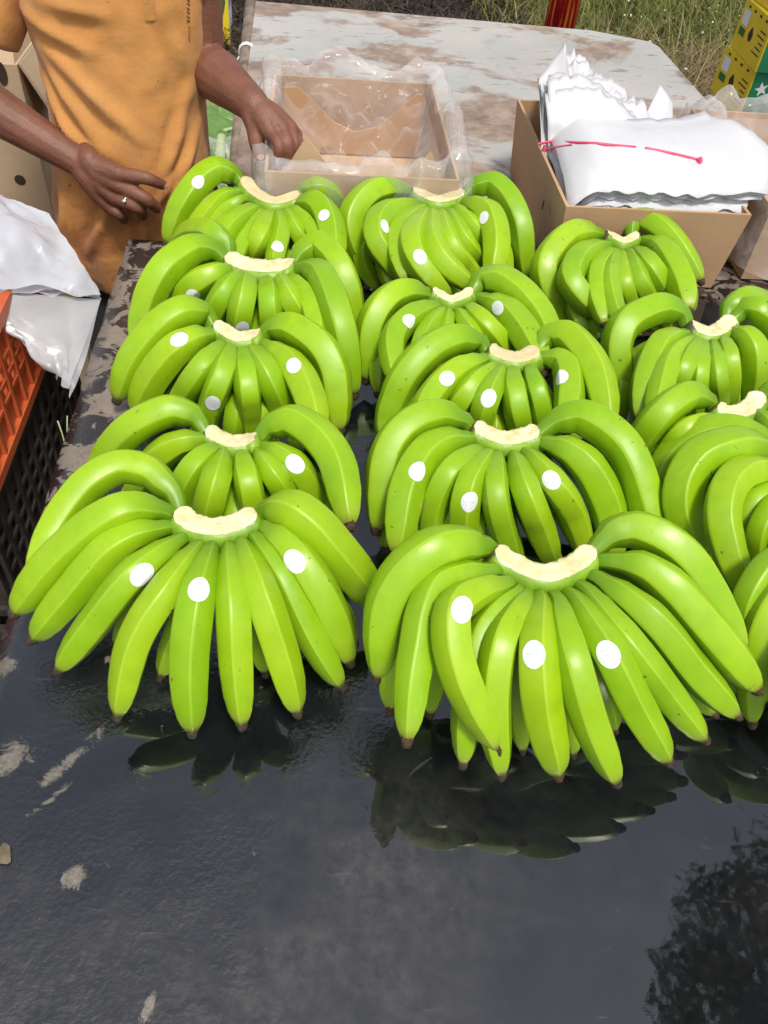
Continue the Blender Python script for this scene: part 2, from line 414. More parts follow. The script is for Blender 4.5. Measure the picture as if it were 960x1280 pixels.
M['grass'] = mk_leafy('grass_blades', [(.07, .10, .018), (.15, .175, .035), (.26, .24, .075), (.36, .29, .12)])
M['straw'] = mk_leafy('dry_straw', [(.11, .07, .035), (.22, .145, .075), (.36, .255, .14), (.46, .35, .21)])
M['straw_dark'] = mk_leafy('dark_straw', [(.015, .011, .008), (.035, .025, .016), (.07, .05, .03), (.15, .11, .07)])
M['litter'] = mk_leafy('leaf_litter', [(.05, .032, .02), (.12, .08, .048), (.20, .14, .085), (.38, .30, .2)])
M['flower'] = mk_leafy('weed_flowers', [(.7, .7, .6), (.78, .78, .7)], .2)
M['treeleaf'] = mk_leafy('tree_leaves', [(.025, .05, .012), (.05, .085, .02), (.08, .12, .03)], .3)
M['bark'] = simple('tree_bark', (.05, .036, .025), (.14, .10, .07), 14, .9, .8, 30, bd=.03)
def mk_bleaf():
    t = MT('banana_leaf'); c = t.ramp(t.noise(14, 4, vec=t.mapped((1, 6, 1))), [(.3, (.07, .16, .03)), (.7, (.14, .26, .055))])
    c = t.mix(t.ramp(t.noise(7, 4), [(.58, 0.0), (.72, .7)]), c, (.26, .21, .09)); t.base(c).rough(.45).bump(t.noise(20, 3, vec=t.mapped((1, 10, 1))), .4, .01); return t.m
M['bleaf'] = mk_bleaf()
M['stalk'] = simple('pale_stalk', (.34, .42, .20), (.46, .52, .30), 30, .5)
M['yellow'] = simple('yellow_carton', (.72, .52, .012), (.80, .60, .025), 8, .5)
M['green'] = simple('green_carton', (.008, .16, .065), (.015, .21, .09), 8, .5)
M['white'] = simple('white_print', (.70, .71, .70), (.78, .79, .78), 12, .5)
M['ink'] = simple('dark_ink', (.012, .012, .012), (.03, .028, .026), 60, .6)
M['dkgreen'] = simple('green_ink', (.015, .11, .02), (.03, .16, .035), 60, .5)
def mk_foil():
    t = MT('red_gold_foil'); n = t.noise(9, 4, .6, vec=t.mapped((9, 9, .5)))
    t.base(t.ramp(n, [(.35, (.28, .008, .012)), (.55, (.50, .02, .02)), (.64, (.75, .38, .05))])).rough(.25).set(Metallic=.85); return t.m
M['foil'] = mk_foil()
M['string'] = simple('white_string', (.62, .60, .56), (.74, .72, .68), 90, .7)
M['dryleaf'] = simple('yellow_leaf_scrap', (.07, .052, .032), (.17, .13, .08), 60, .6)

# ================================================================== SETTING
def ground():
    n = 200; vs = []
    for i in range(n):
        for j in range(n):
            u = (i/(n-1)-.5)*2; v = (j/(n-1)-.5)*2
            x = 420*u*abs(u)**2; y = 3+420*v*abs(v)**2
            vs.append((x, y, GZ + .025*fbm((x, y, 0), 1.3, 4)))
    o = mesh('ground', vs, [(a, d, c, b) for a, b, c, d in grid_faces(n, n)], M['ground']); tag(o, kind='structure')
ground()

def black_table():
    t = empty('packing_table', (.45, .5, GZ), 'long black rubber-topped packing table, wet, carrying the green banana hands', 'table')
    x0, x1, y0, y1, th = -.357, 1.75, -.75, 1.47, .045
    # top with a rounded rim, lightly buckled
    nx, ny = 80, 84; vs = []
    def hz(x, y):
        return .0012*fbm((x, y, 3), 5, 2)-.0012
    for i in range(nx):
        for j in range(ny):
            x = x0+(x1-x0)*i/(nx-1); y = y0+(y1-y0)*j/(ny-1)
            e = min(x-x0, x1-x, y-y0, y1-y)
            jit = .004*fbm((x, y, 1), 14, 2)
            xx = x + (jit if i == 0 else 0); yy = y + (jit if j == ny-1 else 0)
            vs.append((xx, yy, TZ + hz(x, y) - (.006 if e < 1e-6 else 0)))
    f = [(a, d, c, b) for a, b, c, d in grid_faces(nx, ny)]
    b = len(vs)
    ring = [i*ny for i in range(nx)] + [(nx-1)*ny+j for j in range(1, ny)] + [i*ny+ny-1 for i in range(nx-2, -1, -1)] + [j for j in range(ny-2, 0, -1)]
    for k in ring: vs.append((vs[k][0], vs[k][1], TZ-th))
    m = len(ring)
    f += [(ring[k], b+k, b+(k+1) % m, ring[(k+1) % m]) for k in range(m)]
    f.append(tuple(b+k for k in range(m)))
    mesh('table_top', vs, f, M['table'], t)
    fr = MB()
    for (a, c) in (((x0+.04, y0+.05, TZ-.12), (x1-.04, y0+.09, TZ-th)), ((x0+.04, y1-.09, TZ-.12), (x1-.04, y1-.05, TZ-th)),
                   ((x0+.04, y0+.09, TZ-.12), (x0+.08, y1-.09, TZ-th)), ((x1-.08, y0+.09, TZ-.12), (x1-.04, y1-.09, TZ-th))): fr.box(a, c)
    fr.obj('frame', M['steel'], t, False)
    for x in (x0+.045, x1-.095):
        for y in (y0+.06, y1-.12): MB().box((x, y, GZ-.02), (x+.05, y+.05, TZ-.10)).obj('leg', M['steel'], t, False)
    # small scraps left on it
    for i, (px, py, r, lab) in enumerate(((4, 1070, .012, 'small yellowed leaf scrap on the black table near its left border'),
                                  (718, 362, .008, None))):
        pass
black_table()
def scrap(px, py, rx, ry, rot, lab):
    rx *= .75; ry *= .75
    c = at(px, py, TZ+.001); vs = [c+V((0, 0, .0012))]; n = 14
    for k in range(n):
        a = 2*math.pi*k/n; r = 1+.12*math.sin(3*a+px)+.08*math.sin(5*a)
        q = V((math.cos(a)*rx*r, math.sin(a)*ry*r, 0)); q.rotate(Matrix.Rotation(rot, 3, 'Z'))
        vs.append(c+q+V((0, 0, .0006*(1+math.sin(2*a)))))
    o = mesh('leaf_scrap', vs, [(0, 1+k, 1+(k+1) % n) for k in range(n)], M['dryleaf'], None, True, c)
    tag(o, lab, 'leaf scrap')
scrap(5, 1068, .009, .014, .4, 'small curled yellow leaf scrap lying alone on the wet table')
scrap(880, 369, .009, .006, .2, 'yellow leaf scrap on the table in front of the open carton of foam sheets')

def grey_table():
    t = empty('sorting_table', (.5, 2.3, GZ), 'pale grey painted sheet table with brown rust patches, behind the cartons', 'table')
    out = [V((-.165, 1.5, 0)), V((1.16, 1.5, 0)), V((1.152, 2.87, 0)), V((1.135, 2.915, 0)), V((1.09, 2.935, 0)), V((.95, 2.995, 0)), V((-.19, 3.07, 0))]
    vs = [p+V((0, 0, TZ-.003)) for p in out] + [p+V((0, 0, TZ-.028)) for p in out]; n = len(out)
    mesh('table_top', vs, [tuple(range(n)), tuple(range(2*n-1, n-1, -1))] + [(i, n+i, n+(i+1) % n, (i+1) % n) for i in range(n)], M['tin'], t, False)
    r = MB(); r.tube([(-.176, 1.78, TZ-.03), (-.186, 2.3, TZ-.026), (-.196, 2.7, TZ-.022), (-.21, 3.2, TZ-.02)], [.016, .021, .022, .021], 10)
    r.obj('side_rail', M['wood'], t)
    for p in ((-.12, 1.58), (1.08, 1.58), (-.12, 2.92), (1.0, 2.85)): MB().box((p[0]-.025, p[1]-.025, GZ-.02), (p[0]+.025, p[1]+.025, TZ-.028)).obj('leg', M['wood'], t, False)
    s = MB()
    c = V((-.194, 2.62, TZ-.022))
    for k in range(3):
        cc = c+V((0, .007*k, 0)); s.tube([cc+V((math.cos(a)*.024, 0, math.sin(a)*.024)) for a in [i*math.pi/6 for i in range(13)]], .003, 6)
    s.tube([c+V((-.022, 0, -.01)), c+V((-.05, .01, -.05)), c+V((-.075, -.01, -.09)), c+V((-.08, 0, -.13))], .003, 6)
    s.obj('string_tie', M['string'], t)
grey_table()

# ================================================================== BANANAS
HANDS = {}
# each finger: (width px, [centre line px from crown to blossom end], lift)
HANDS['L1'] = dict(crown=[(305,221),(318,238),(340,250),(374,240)], zc=.125, cw=14, f=[
 (44,[(301,224),(267,214),(231,252),(210,304)],0),(28,[(305,239),(278,247),(253,274),(234,303)],-.012),(26,[(307,247),(286,260),(267,283),(255,315)],-.02),
 (34,[(318,263),(294,277),(275,300),(262,335)],0),(26,[(328,267),(313,290),(299,312),(288,345)],-.006),(32,[(336,269),(324,298),(315,322),(305,352)],0),
 (28,[(348,269),(351,290),(345,320),(340,352)],-.004),(26,[(359,267),(370,288),(381,308),(390,340)],-.006),(26,[(366,262),(383,279),(397,305),(405,340)],-.006),
 (36,[(375,255),(399,258),(413,285),(418,330)],0),(30,[(375,241),(399,236),(418,250),(428,290)],-.006)],
 st=[(248,227),(405,269),(347,308)], lab='banana hand at the far end beside the orange shirt, sticker on its end finger')
HANDS['L2'] = dict(crown=[(283,318),(303,328),(330,332),(367,328)], zc=.135, cw=22, f=[
 (32,[(287,312),(263,290),(232,296),(212,330)],-.004),(46,[(282,322),(247,310),(200,343),(177,403),(172,432)],0),(40,[(290,337),(257,347),(230,373),(216,410)],-.006),
 (35,[(302,343),(283,363),(267,393),(257,430)],0),(36,[(310,348),(305,373),(300,403),(298,440)],0),(34,[(333,350),(337,377),(338,403),(342,440)],0),
 (35,[(350,348),(363,373),(377,400),(388,438)],0),(32,[(362,345),(380,367),(393,403),(399,445)],-.004),(46,[(367,337),(399,342),(424,400),(442,492)],.004),
 (42,[(368,325),(399,308),(430,347),(446,425)],0)],
 st=[(241,370),(303,410)], lab='banana hand with a broad straight brown-cream crown, in the row along the crates')
HANDS['L3'] = dict(crown=[(268,403),(280,411),(296,420),(325,415)], zc=.13, cw=16, f=[
 (43,[(264,396),(221,392),(172,441),(147,498)],.004),(46,[(270,417),(229,430),(195,467),(170,515)],0),(36,[(279,430),(251,460),(229,494),(210,530)],0),
 (37,[(289,434),(277,471),(262,512),(256,548)],0),(36,[(304,437),(309,479),(313,520),(314,552)],0),(38,[(315,436),(334,467),(352,509),(362,545)],0),
 (44,[(326,428),(364,456),(386,497),(398,545)],0),(46,[(330,415),(367,411),(412,452),(424,537)],.004)],
 st=[(224,424),(367,457),(266,504)], lab='banana hand with three stickers over the dry border of the table, middle of its row')
HANDS['L4'] = dict(crown=[(258,535),(272,544),(290,551),(320,546)], zc=.13, cw=17, f=[
 (44,[(254,529),(215,512),(159,539),(130,580),(117,618)],0),(42,[(262,549),(223,555),(187,583),(165,625)],-.004),(40,[(270,561),(242,583),(223,626),(213,665)],0),
 (43,[(280,565),(268,607),(258,650),(252,690)],0),(40,[(302,567),(310,603),(316,638),(320,680)],0),(37,[(320,563),(341,591),(357,622),(368,660)],0),
 (41,[(326,557),(361,575),(385,607),(402,655)],0),(48,[(326,540),(369,527),(417,571),(437,655)],.004)],
 st=[(369,580)], lab='banana hand with one sticker, its fingers running under the flared hand in front')
HANDS['L5'] = dict(crown=[(222,636),(240,652),(270,658),(319,638)], zc=.162, cw=22, f=[
 (46,[(225,624),(172,582),(115,600),(68,660),(40,722)],.0),(52,[(215,642),(150,638),(75,695),(20,764)],.004),(46,[(220,657),(150,676),(95,735),(43,797)],0),
 (46,[(232,670),(170,715),(125,770),(75,835)],0),(46,[(250,680),(210,735),(170,800),(148,892)],0),(50,[(265,682),(245,750),(236,830),(240,912)],0),
 (45,[(286,682),(292,750),(296,825),(302,903)],0),(47,[(302,677),(325,740),(350,815),(371,888)],0),(42,[(316,667),(350,715),(390,795),(425,855)],-.008),
 (52,[(325,655),(365,688),(405,750),(436,825)],0),(56,[(325,640),(372,640),(425,695),(470,752)],.006)],
 low=[(36,[(245,684),(200,735),(170,772),(145,800)]),(36,[(258,688),(232,770),(215,810),(202,843)]),(36,[(300,688),(318,770),(325,805),(331,838)]),(36,[(315,678),(345,730),(365,775),(378,810)]),(40,[(330,668),(385,715),(420,760),(440,800)])],
 st=[(178,719),(249,736),(368,702)], lab='widely flared banana hand with three stickers, nearest in the row by the crates')
HANDS['M1'] = dict(crown=[(518,233),(530,242),(548,248),(579,237)], zc=.13, cw=14, f=[
 (42,[(517,240),(469,238),(438,280),(461,344)],0),(37,[(522,255),(480,269),(472,303),(514,356)],.004),(32,[(528,262),(503,283),(497,314),(506,352)],-.004),
 (38,[(530,268),(515,303),(528,337),(562,372)],.004),(36,[(541,270),(542,308),(565,339),(592,360)],.002),(32,[(551,270),(562,306),(584,334),(603,352)],0),
 (28,[(562,266),(579,300),(600,328),(612,345)],-.006),(27,[(570,261),(593,286),(606,315),(614,338)],-.010),(37,[(579,252),(610,266),(621,306),(614,348)],.004),
 (38,[(582,239),(618,232),(649,275),(657,348)],0)],
 st=[(481,283),(605,272),(525,321)], lab='banana hand with inward-curling fingers and three stickers, in front of the film-lined carton')
HANDS['M2'] = dict(crown=[(541,360),(551,367),(564,373),(590,360)], zc=.125, cw=11, f=[
 (38,[(538,369),(497,366),(465,403),(458,474)],0),(37,[(547,382),(512,397),(491,426),(494,475)],0),(27,[(554,388),(538,406),(526,430),(515,475)],-.006),
 (24,[(561,390),(557,412),(552,440),(548,480)],-.01),(27,[(573,390),(585,409),(600,430),(616,470)],-.006),(32,[(585,384),(605,403),(628,432),(645,470)],0),
 (42,[(596,371),(631,388),(659,422),(680,465)],0),(40,[(593,355),(622,349),(655,371),(680,405),(692,438)],0)],
 st=[(512,401),(622,385)], lab='banana hand with a narrow notched crown and two stickers, in the middle row')
HANDS['M3'] = dict(crown=[(613,432),(625,441),(646,446),(672,434)], zc=.13, cw=17, f=[
 (46,[(608,430),(560,425),(512,462),(486,517),(480,548)],0),(40,[(611,447),(567,466),(534,503),(522,545)],0),(35,[(618,459),(587,486),(567,520),(557,560)],-.002),
 (35,[(627,462),(611,493),(601,527),(595,568)],0),(36,[(640,462),(644,497),(650,530),(655,570)],0),(32,[(661,459),(670,486),(677,517),(680,560)],-.002),
 (41,[(673,447),(704,453),(712,486),(706,535)],0),(42,[(675,427),(707,418),(742,459),(761,530)],.003)],
 st=[(559,473),(611,498),(700,471)], lab='banana hand with a lumpy cream crown and three stickers, in the middle row')
HANDS['M4'] = dict(crown=[(594,529),(608,539),(632,547),(673,535)], zc=.135, cw=19, f=[
 (47,[(590,530),(536,519),(486,561),(471,661)],.003),(50,[(594,548),(544,557),(509,607),(495,690)],0),(38,[(598,563),(561,590),(542,636),(538,690)],0),
 (41,[(611,567),(588,602),(580,640),(581,700)],0),(39,[(621,569),(619,615),(627,657),(644,708)],0),(41,[(643,569),(659,619),(677,665),(692,708)],0),
 (41,[(658,565),(694,607),(717,644),(733,695)],0),(50,[(673,551),(723,571),(757,627),(771,695)],0),(50,[(680,534),(727,521),(782,561),(811,640),(813,675)],.003)],
 st=[(523,589),(588,628),(689,600)], lab='banana hand with evenly spread fingers and three stickers, behind the largest hand')
HANDS['M5'] = dict(crown=[(621,684),(640,700),(681,716),(742,684)], zc=.198, cw=21, f=[
 (60,[(619,686),(548,684),(489,743),(475,845)],.004),(48,[(630,710),(548,730),(521,819),(509,922)],0),(52,[(640,727),(570,757),(575,840),(620,933)],.012),
 (44,[(650,738),(606,785),(588,860),(579,951)],-.012),(46,[(659,744),(627,803),(618,884),(626,965)],-.002),(53,[(677,746),(672,819),(678,889),(697,966)],0),
 (50,[(696,746),(716,824),(738,900),(769,975)],0),(48,[(714,741),(760,813),(792,878),(834,949)],0),(45,[(727,730),(787,806),(838,873),(879,922)],0),
 (48,[(738,716),(808,768),(868,840),(919,892)],0),(57,[(746,700),(814,714),(884,786),(944,859)],.004),(54,[(746,681),(787,660),(852,692),(905,775),(925,815)],.0)],
 low=[(38,[(640,735),(570,790),(545,850),(538,889)]),(36,[(665,748),(650,830),(650,890),(653,935)]),(36,[(690,748),(702,830),(710,890),(716,940)]),(36,[(705,745),(738,820),(755,865),(768,910)]),
      (40,[(725,725),(800,790),(850,850),(890,890)])],
 st=[(578,762),(667,818),(760,818)], lab='largest banana hand, near end of the middle row, with a deep crescent crown')
HANDS['R1'] = dict(crown=[(759,289),(767,294),(780,300),(797,290)], zc=.13, cw=10, f=[
 (37,[(755,294),(710,295),(680,342),(710,398)],.003),(37,[(761,306),(727,320),(715,355),(762,401)],.004),(28,[(765,314),(747,337),(745,370),(755,405)],-.004),
 (28,[(770,316),(762,347),(767,380),(779,410)],-.002),(26,[(776,317),(780,352),(790,384),(801,410)],-.004),(28,[(786,315),(797,345),(811,374),(826,402)],-.002),
 (32,[(795,312),(815,337),(833,372),(842,398)],0),(41,[(800,300),(825,310),(850,350),(861,389)],.003),(32,[(788,290),(797,273),(833,292),(875,351)],0)],
 st=[], lab='unstickered banana hand right in front of the carton of white foam sheets')
HANDS['R2'] = dict(crown=[(865,403),(873,409),(889,414),(916,395)], zc=.135, cw=16, f=[
 (47,[(860,400),(825,385),(774,417),(781,509)],.003),(38,[(861,417),(827,429),(806,475),(799,525)],0),(36,[(865,424),(836,452),(825,488),(815,530)],0),
 (34,[(873,426),(855,459),(843,492),(838,530)],0),(28,[(880,428),(874,463),(872,497),(870,535)],-.002),(28,[(891,426),(896,463),(898,497),(898,535)],0),
 (29,[(903,422),(912,447),(913,482),(908,520)],0),(38,[(914,413),(939,427),(943,463),(931,505)],.002),(36,[(918,395),(939,385),(962,401),(985,455)],0),
 (30,[(905,392),(924,374),(950,378),(985,405)],0)],
 st=[], lab='unstickered banana hand with a brown-edged crown, second from the foam sheet carton')
HANDS['R3'] = dict(crown=[(899,504),(909,514),(930,512),(950,490)], zc=.14, cw=18, f=[
 (42,[(894,507),(861,494),(821,522),(795,562),(786,600)],.003),(30,[(892,522),(861,532),(838,556),(814,600)],-.004),(32,[(905,527),(890,560),(880,590),(872,625)],-.012),
 (28,[(918,530),(914,560),(912,585),(910,620)],-.014),(30,[(930,528),(941,550),(944,575),(946,610)],-.004),(36,[(945,515),(965,534),(985,575),(990,615)],0),
 (36,[(950,494),(975,485),(1005,510),(1020,570)],0)],
 st=[], lab='unstickered banana hand with a pinkish-cream crown, third in the right row')
HANDS['R4'] = dict(crown=[(978,566),(990,588),(1010,594),(1040,570)], zc=.14, cw=20, f=[
 (42,[(975,568),(936,545),(885,540),(838,572),(815,630)],-.004),(52,[(975,576),(928,556),(866,580),(853,640),(878,692)],.010),(46,[(985,590),(931,590),(903,625),(908,680),(932,748)],.006),
 (34,[(990,602),(945,622),(925,665),(938,725)],-.01),(38,[(998,606),(958,645),(948,690),(962,745)],-.008),(40,[(1008,606),(990,650),(985,700),(990,755)],0),
 (42,[(1025,600),(1040,640),(1050,700),(1055,750)],0),(46,[(1040,575),(1090,570),(1120,630),(1125,700)],0)],
 st=[], lab='banana hand with one strongly hooked end finger, right of the largest hand')
HANDS['R5'] = dict(crown=[(1035,700),(1050,722),(1075,730),(1110,705)], zc=.15, cw=22, f=[
 (42,[(1030,703),(975,700),(938,745),(930,800),(936,840)],-.004),(50,[(1040,716),(985,735),(950,800),(952,876)],.002),(46,[(1050,728),(1005,780),(985,850),(980,920)],0),
 (48,[(1070,735),(1050,800),(1040,870),(1040,940)],0),(48,[(1090,730),(1100,800),(1105,870),(1110,940)],0),(52,[(1108,710),(1160,730),(1190,800),(1200,870)],0)],
 st=[], lab='banana hand nearest the table front in the right row, beside the largest hand')

PROF_END = [(0,.42),(.06,.42),(.12,.54),(.20,.82),(.32,.98),(.50,1.0),(.70,.98),(.83,.90),(.91,.76),(.965,.56),(1.0,.33)]
PROF_MID = [(0,.30),(.06,.33),(.14,.46),(.26,.77),(.40,.96),(.55,1.0),(.72,.98),(.84,.90),(.915,.76),(.965,.56),(1.0,.33)]
NS, NR = 35, 30
SIDE = (0.0, .05, .12, .30, .50, .70, .88)       # finer steps next to each ridge
LOG = []
def z_profile(fr, zb, zp, zt):
    if fr < .3:
        u = fr/.3; return zb+(zp-zb)*u*(2-u)
    u = (fr-.3)/.7; return zp+(zt-zp)*(.45*u**1.6+.55*u*u*(3-2*u))
def finger_path(px, zb, zp, target, lo=.022, hi=.10):
    d = [0]
    for a, b in zip(px, px[1:]): d.append(d[-1]+math.hypot(b[0]-a[0], b[1]-a[1]))
    best = None
    for k in range(14):
        zt = lo+(hi-lo)*k/13
        P = [at(x, y, TZ+z_profile(s/d[-1], zb, zp, zt)) for (x, y), s in zip(px, d)]
        c, L = spline(P, NR)
        e = abs(L-target)
        if best is None or e < best[0]-1e-4: best = (e, c, L, zt)
    return best
def banana(hand, path, R, prof, phase, clampz=None):
    pts = path
    vs = []; along = []; ridge = []
    ref = V((0, 0, 1)); prev = None; angk = rnd(.50, .82)
    # ripple the centre line a touch so that no two are the same
    for i, p in enumerate(pts):
        a = pts[max(i-1, 0)]; b = pts[min(i+1, NR-1)]; t = (b-a).normalized()
        if prev is None: u = (ref - t*ref.dot(t)).normalized() if abs(t.z) < .95 else t.orthogonal().normalized()
        else: u = (prev - t*prev.dot(t)).normalized()
        prev = u; w = t.cross(u); f = i/(NR-1); r = R*lerpt(prof, f)
        ang = angk*lerpt([(0, .2), (.25, .8), (.75, 1.0), (1, 1.0)], f)
        for j in range(NS):
            a_ = 2*math.pi/5*(j//7+SIDE[j % 7])
            k = 2*math.pi/5*SIDE[j % 7] - math.pi/5
            pent = (math.cos(math.pi/5)/math.cos(k))*1.12
            rr = r*((1-ang)+ang*pent)
            th = a_+phase
            v = p + u*(math.cos(th)*rr) + w*(math.sin(th)*rr)
            if clampz is not None and v.z < clampz: v.z = clampz
            vs.append(v); along.append(f)
            ridge.append(1.0 if j % 7 == 0 else .0)
    f = []
    for i in range(NR-1):
        for j in range(NS):
            k = (j+1) % NS; f.append((i*NS+j, i*NS+k, (i+1)*NS+k, (i+1)*NS+j))
    f.append(tuple(range(NS-1, -1, -1))); f.append(tuple((NR-1)*NS+j for j in range(NS)))
    o = mesh('banana', vs, f, M['banana'], hand)
    me = o.data
    for nm, data in (('along', along), ('ridge', ridge)):
        at_ = me.attributes.new(nm, 'FLOAT', 'POINT'); at_.data.foreach_set('value', data)
    # dry blossom end
    t = (pts[-1]-pts[-2]).normalized(); c = pts[-1]; n = 9; r0 = R*.33
    u = t.orthogonal().normalized(); w = t.cross(u); rings = []
    for q, (dd, rr) in enumerate(((-.004, 1.06), (.0025, 1.0), (.006, .86), (.0095, .60))):
        rings.append([c+t*dd+(u*math.cos(2*math.pi*j/n)+w*math.sin(2*math.pi*j/n))*(r0*rr*(1+.16*math.sin(j*2.4+R*9e3+q))) for j in range(n)])
    nb = MB(); nb.loft(rings)
    if clampz is not None: nb.v = [V((v.x, v.y, max(v.z, clampz))) for v in nb.v]
    b = nb.obj('blossom_end', M['nub'], o)
    return o, vs, f
def crown(hand, px, zc, cw):
    (mx_, my_), (rx_, ry_) = px[-2], px[-1]
    px = list(px[:-1])+[(mx_+(rx_-mx_)*.60, my_+(ry_-my_)*.38), px[-1]]
    n = 26; P = [at(x, y, TZ+zc+(.005 if i in (0, len(px)-1) else -.002)) for i, (x, y) in enumerate(px)]
    c, L = spline(P, n)
    mid = c[n//2]; mpp = (mid-CC).dot(CF)/FPX
    hw = max(.0068, cw*1.15*mpp/2/.84)
    rings = []; top = []; edge = []
    NT = 9; seed = px[0][0]
    for i, p in enumerate(c):
        a = c[max(i-1, 0)]; b = c[min(i+1, n-1)]; t = (b-a).normalized()
        nrm = V((0, -.04, 1)).normalized(); nrm = (nrm-t*nrm.dot(t)).normalized(); w = nrm.cross(t).normalized()   # w: away from the fingers
        fr = i/(n-1); e = min(fr, 1-fr)
        k = min(1, (e/.09+.22))**.6; hh = hw*k
        wob = .0022*mnoise.noise(V((i*.45, seed, 0)))
        wf = .0012*mnoise.noise(V((i*.8, seed, 9)))
        dp = (.55+.45*k)*min(1.15, hw/.0125)
        sec = [(1.0+wob/hh, 0.0), (1.02, -.003), (.95, -.020*dp), (.5, -.032*dp), (-.4, -.040*dp), (-1.15, -.035*dp), (-1.55, -.022*dp), (-1.42, -.008), (-1.02+wf/hh, 0.0)]
        rings.append([p+w*(s_*hh)+nrm*z for s_, z in sec])
        row = []
        for q in range(NT):
            s_ = (q/(NT-1)-.5)*2
            dz = .0006 + .0016*mnoise.noise(V((i*.9+seed, q*1.3, 3))) + (-.0009 if abs(s_) > .99 else .0006)
            off = wob if s_ > 0 else wf
            row.append(p+w*(s_*hh*.985+off*abs(s_))+nrm*dz)
            edge.append(max(abs(s_)**3, 1-e/.06 if e < .06 else 0))
        top += row
    m = MB(); m.loft(rings); o = m.obj('crown', M['crown'], hand)
    lim = rnd(.03, .10)
    at_ = o.data.attributes.new('end', 'FLOAT', 'POINT'); at_.data.foreach_set('value', [max(0, 1-(i/(n-1))/lim) for i in range(n) for _ in range(9)])
    ct = mesh('cut_face', top, [(a, d, c_, b) for a, b, c_, d in grid_faces(n, NT)], M['cut'], o)
    at_ = ct.data.attributes.new('edge', 'FLOAT', 'POINT'); at_.data.foreach_set('value', edge)
    return o, c
def sticker(hand, px, fingers):
    d = ray(*px).normalized(); best = None
    for o, bv, path in fingers:
        h = bv.ray_cast(CC, d)
        if h[0] is not None and (best is None or h[3] < best[0]): best = (h[3], h[0], h[1], o, bv, path)
    if not best: print('sticker missed', px); return
    _, p, nrm, o, bv, path = best
    k = min(range(NR), key=lambda i: (path[i]-p).length)
    nrm = (p-path[k]).normalized(); t = (path[min(k+1, NR-1)]-path[max(k-1, 0)]).normalized()
    t = (t-nrm*t.dot(nrm)).normalized(); w = nrm.cross(t)
    vs = []; NA = 20
    def drop(q):
        h = bv.ray_cast(q+nrm*.02, -nrm)
        return (h[0] if h[0] is not None else q) + nrm*.0007
    vs.append(drop(p)); f = []
    for r in range(1, 5):
        for a in range(NA):
            th = 2*math.pi*a/NA; vs.append(drop(p+(t*(.0130*math.cos(th))+w*(.0105*math.sin(th)))*(r/4)))
    for a in range(NA):
        f.append((0, 1+a, 1+(a+1) % NA))
        for r in range(3): b = 1+r*NA; f.append((b+a, b+NA+a, b+NA+(a+1) % NA, b+(a+1) % NA))
    so_ = mesh('sticker', vs, f, M['sticker'], o)
    uv = [(0, 0)]+[(r/4*math.cos(2*math.pi*a/NA), r/4*math.sin(2*math.pi*a/NA)) for r in range(1, 5) for a in range(NA)]
    for nm, k_ in (('su', 0), ('sv', 1)):
        at_ = so_.data.attributes.new(nm, 'FLOAT', 'POINT'); at_.data.foreach_set('value', [q[k_] for q in uv])
def build_hand(key, H):
    zc = H['zc']; cpx = H['crown']
    c0 = at(*cpx[len(cpx)//2], TZ+zc)
    hand = empty('banana_hand', V((c0.x, c0.y, TZ)), H['lab'], 'bananas', 'green banana hands laid out in three rows on the black table')
    _, ccurve = crown(hand, cpx, zc, H['cw'])
    def rooted(path):
        q = min(ccurve[1:-1], key=lambda c: (c-path[0]).length)
        q = q+V((0, .005, -.026))
        return spline([q, path[1], path[3]]+path[6::4]+[path[-1]], NR)[0]
    fingers = []; paths = []
    nf = len(H['f'])
    for i, (w, px, lift) in enumerate(H['f']):
        end = i in (0, nf-1) or px[1][1] < px[0][1]+6
        big = key in ('L5', 'M5')
        target = .225 if big else .215
        e, path, L, zt = finger_path(px, zc-.010, zc+(.006 if end else -.004)+lift*.5, target, lo=(.052 if key == 'L5' else .086 if key == 'M5' else .020), hi=(.13 if big else .10))
        if lift:
            path = [p + (CC-p).normalized()*(lift*1.2*lerpt([(0, 0), (.35, 1.0), (1.0, 1.0)], k/(NR-1))) for k, p in enumerate(path)]
        path = rooted(path)
        mp = path[NR//2]; R = w/2*((mp-CC).dot(CF))/FPX*.97
        if not end and not big: R *= .95
        R = min(max(R, .0120), .0250)
        o, vs, f = banana(hand, path, R, PROF_END if end else PROF_MID, rnd(0, 6.28), TZ+.0008)
        fingers.append((o, BVHTree.FromPolygons(vs, f), path)); paths.append((path, R))
        LOG.append((key, i, round(L, 3), round(zt, 3), round(R, 4)))
    # inner row of fingers underneath, resting on the table
    lows = []
    for w, px in H.get('low', []):
        e, path, L, zt = finger_path(px, zc-.026, zc-.055, .20, lo=.016, hi=.05)
        lows.append((path, w/2*((path[NR//2]-CC).dot(CF))/FPX*.95))
    for i in range(nf-1):
        (p, r), (q, s) = paths[i], paths[i+1]
        if key in ('L5', 'M5') and 0 < i < nf-2: continue
        kk = .90
        mid = []
        for k in range(NR):
            a = p[int(k*kk)].lerp(q[int(k*kk)], .5)
            u = k/(NR-1)
            hz = a.z - TZ - .012 - .040*min(1, u*2.2)
            mid.append(V((a.x, a.y, TZ+max(hz, .020-.010*max(0, u-.7)/.3))))
        mid, _ = spline(mid[::4]+[mid[-1]], NR)
        lows.append((mid, min(.0175, (r+s)/2*.9)))
    for path, R in lows:
        path = rooted(path)
        banana(hand, path, R, PROF_MID, rnd(0, 6.28), TZ+.0008)
    for px in H['st']: sticker(hand, px, fingers)
    return hand
for key, H in HANDS.items(): build_hand(key, H)

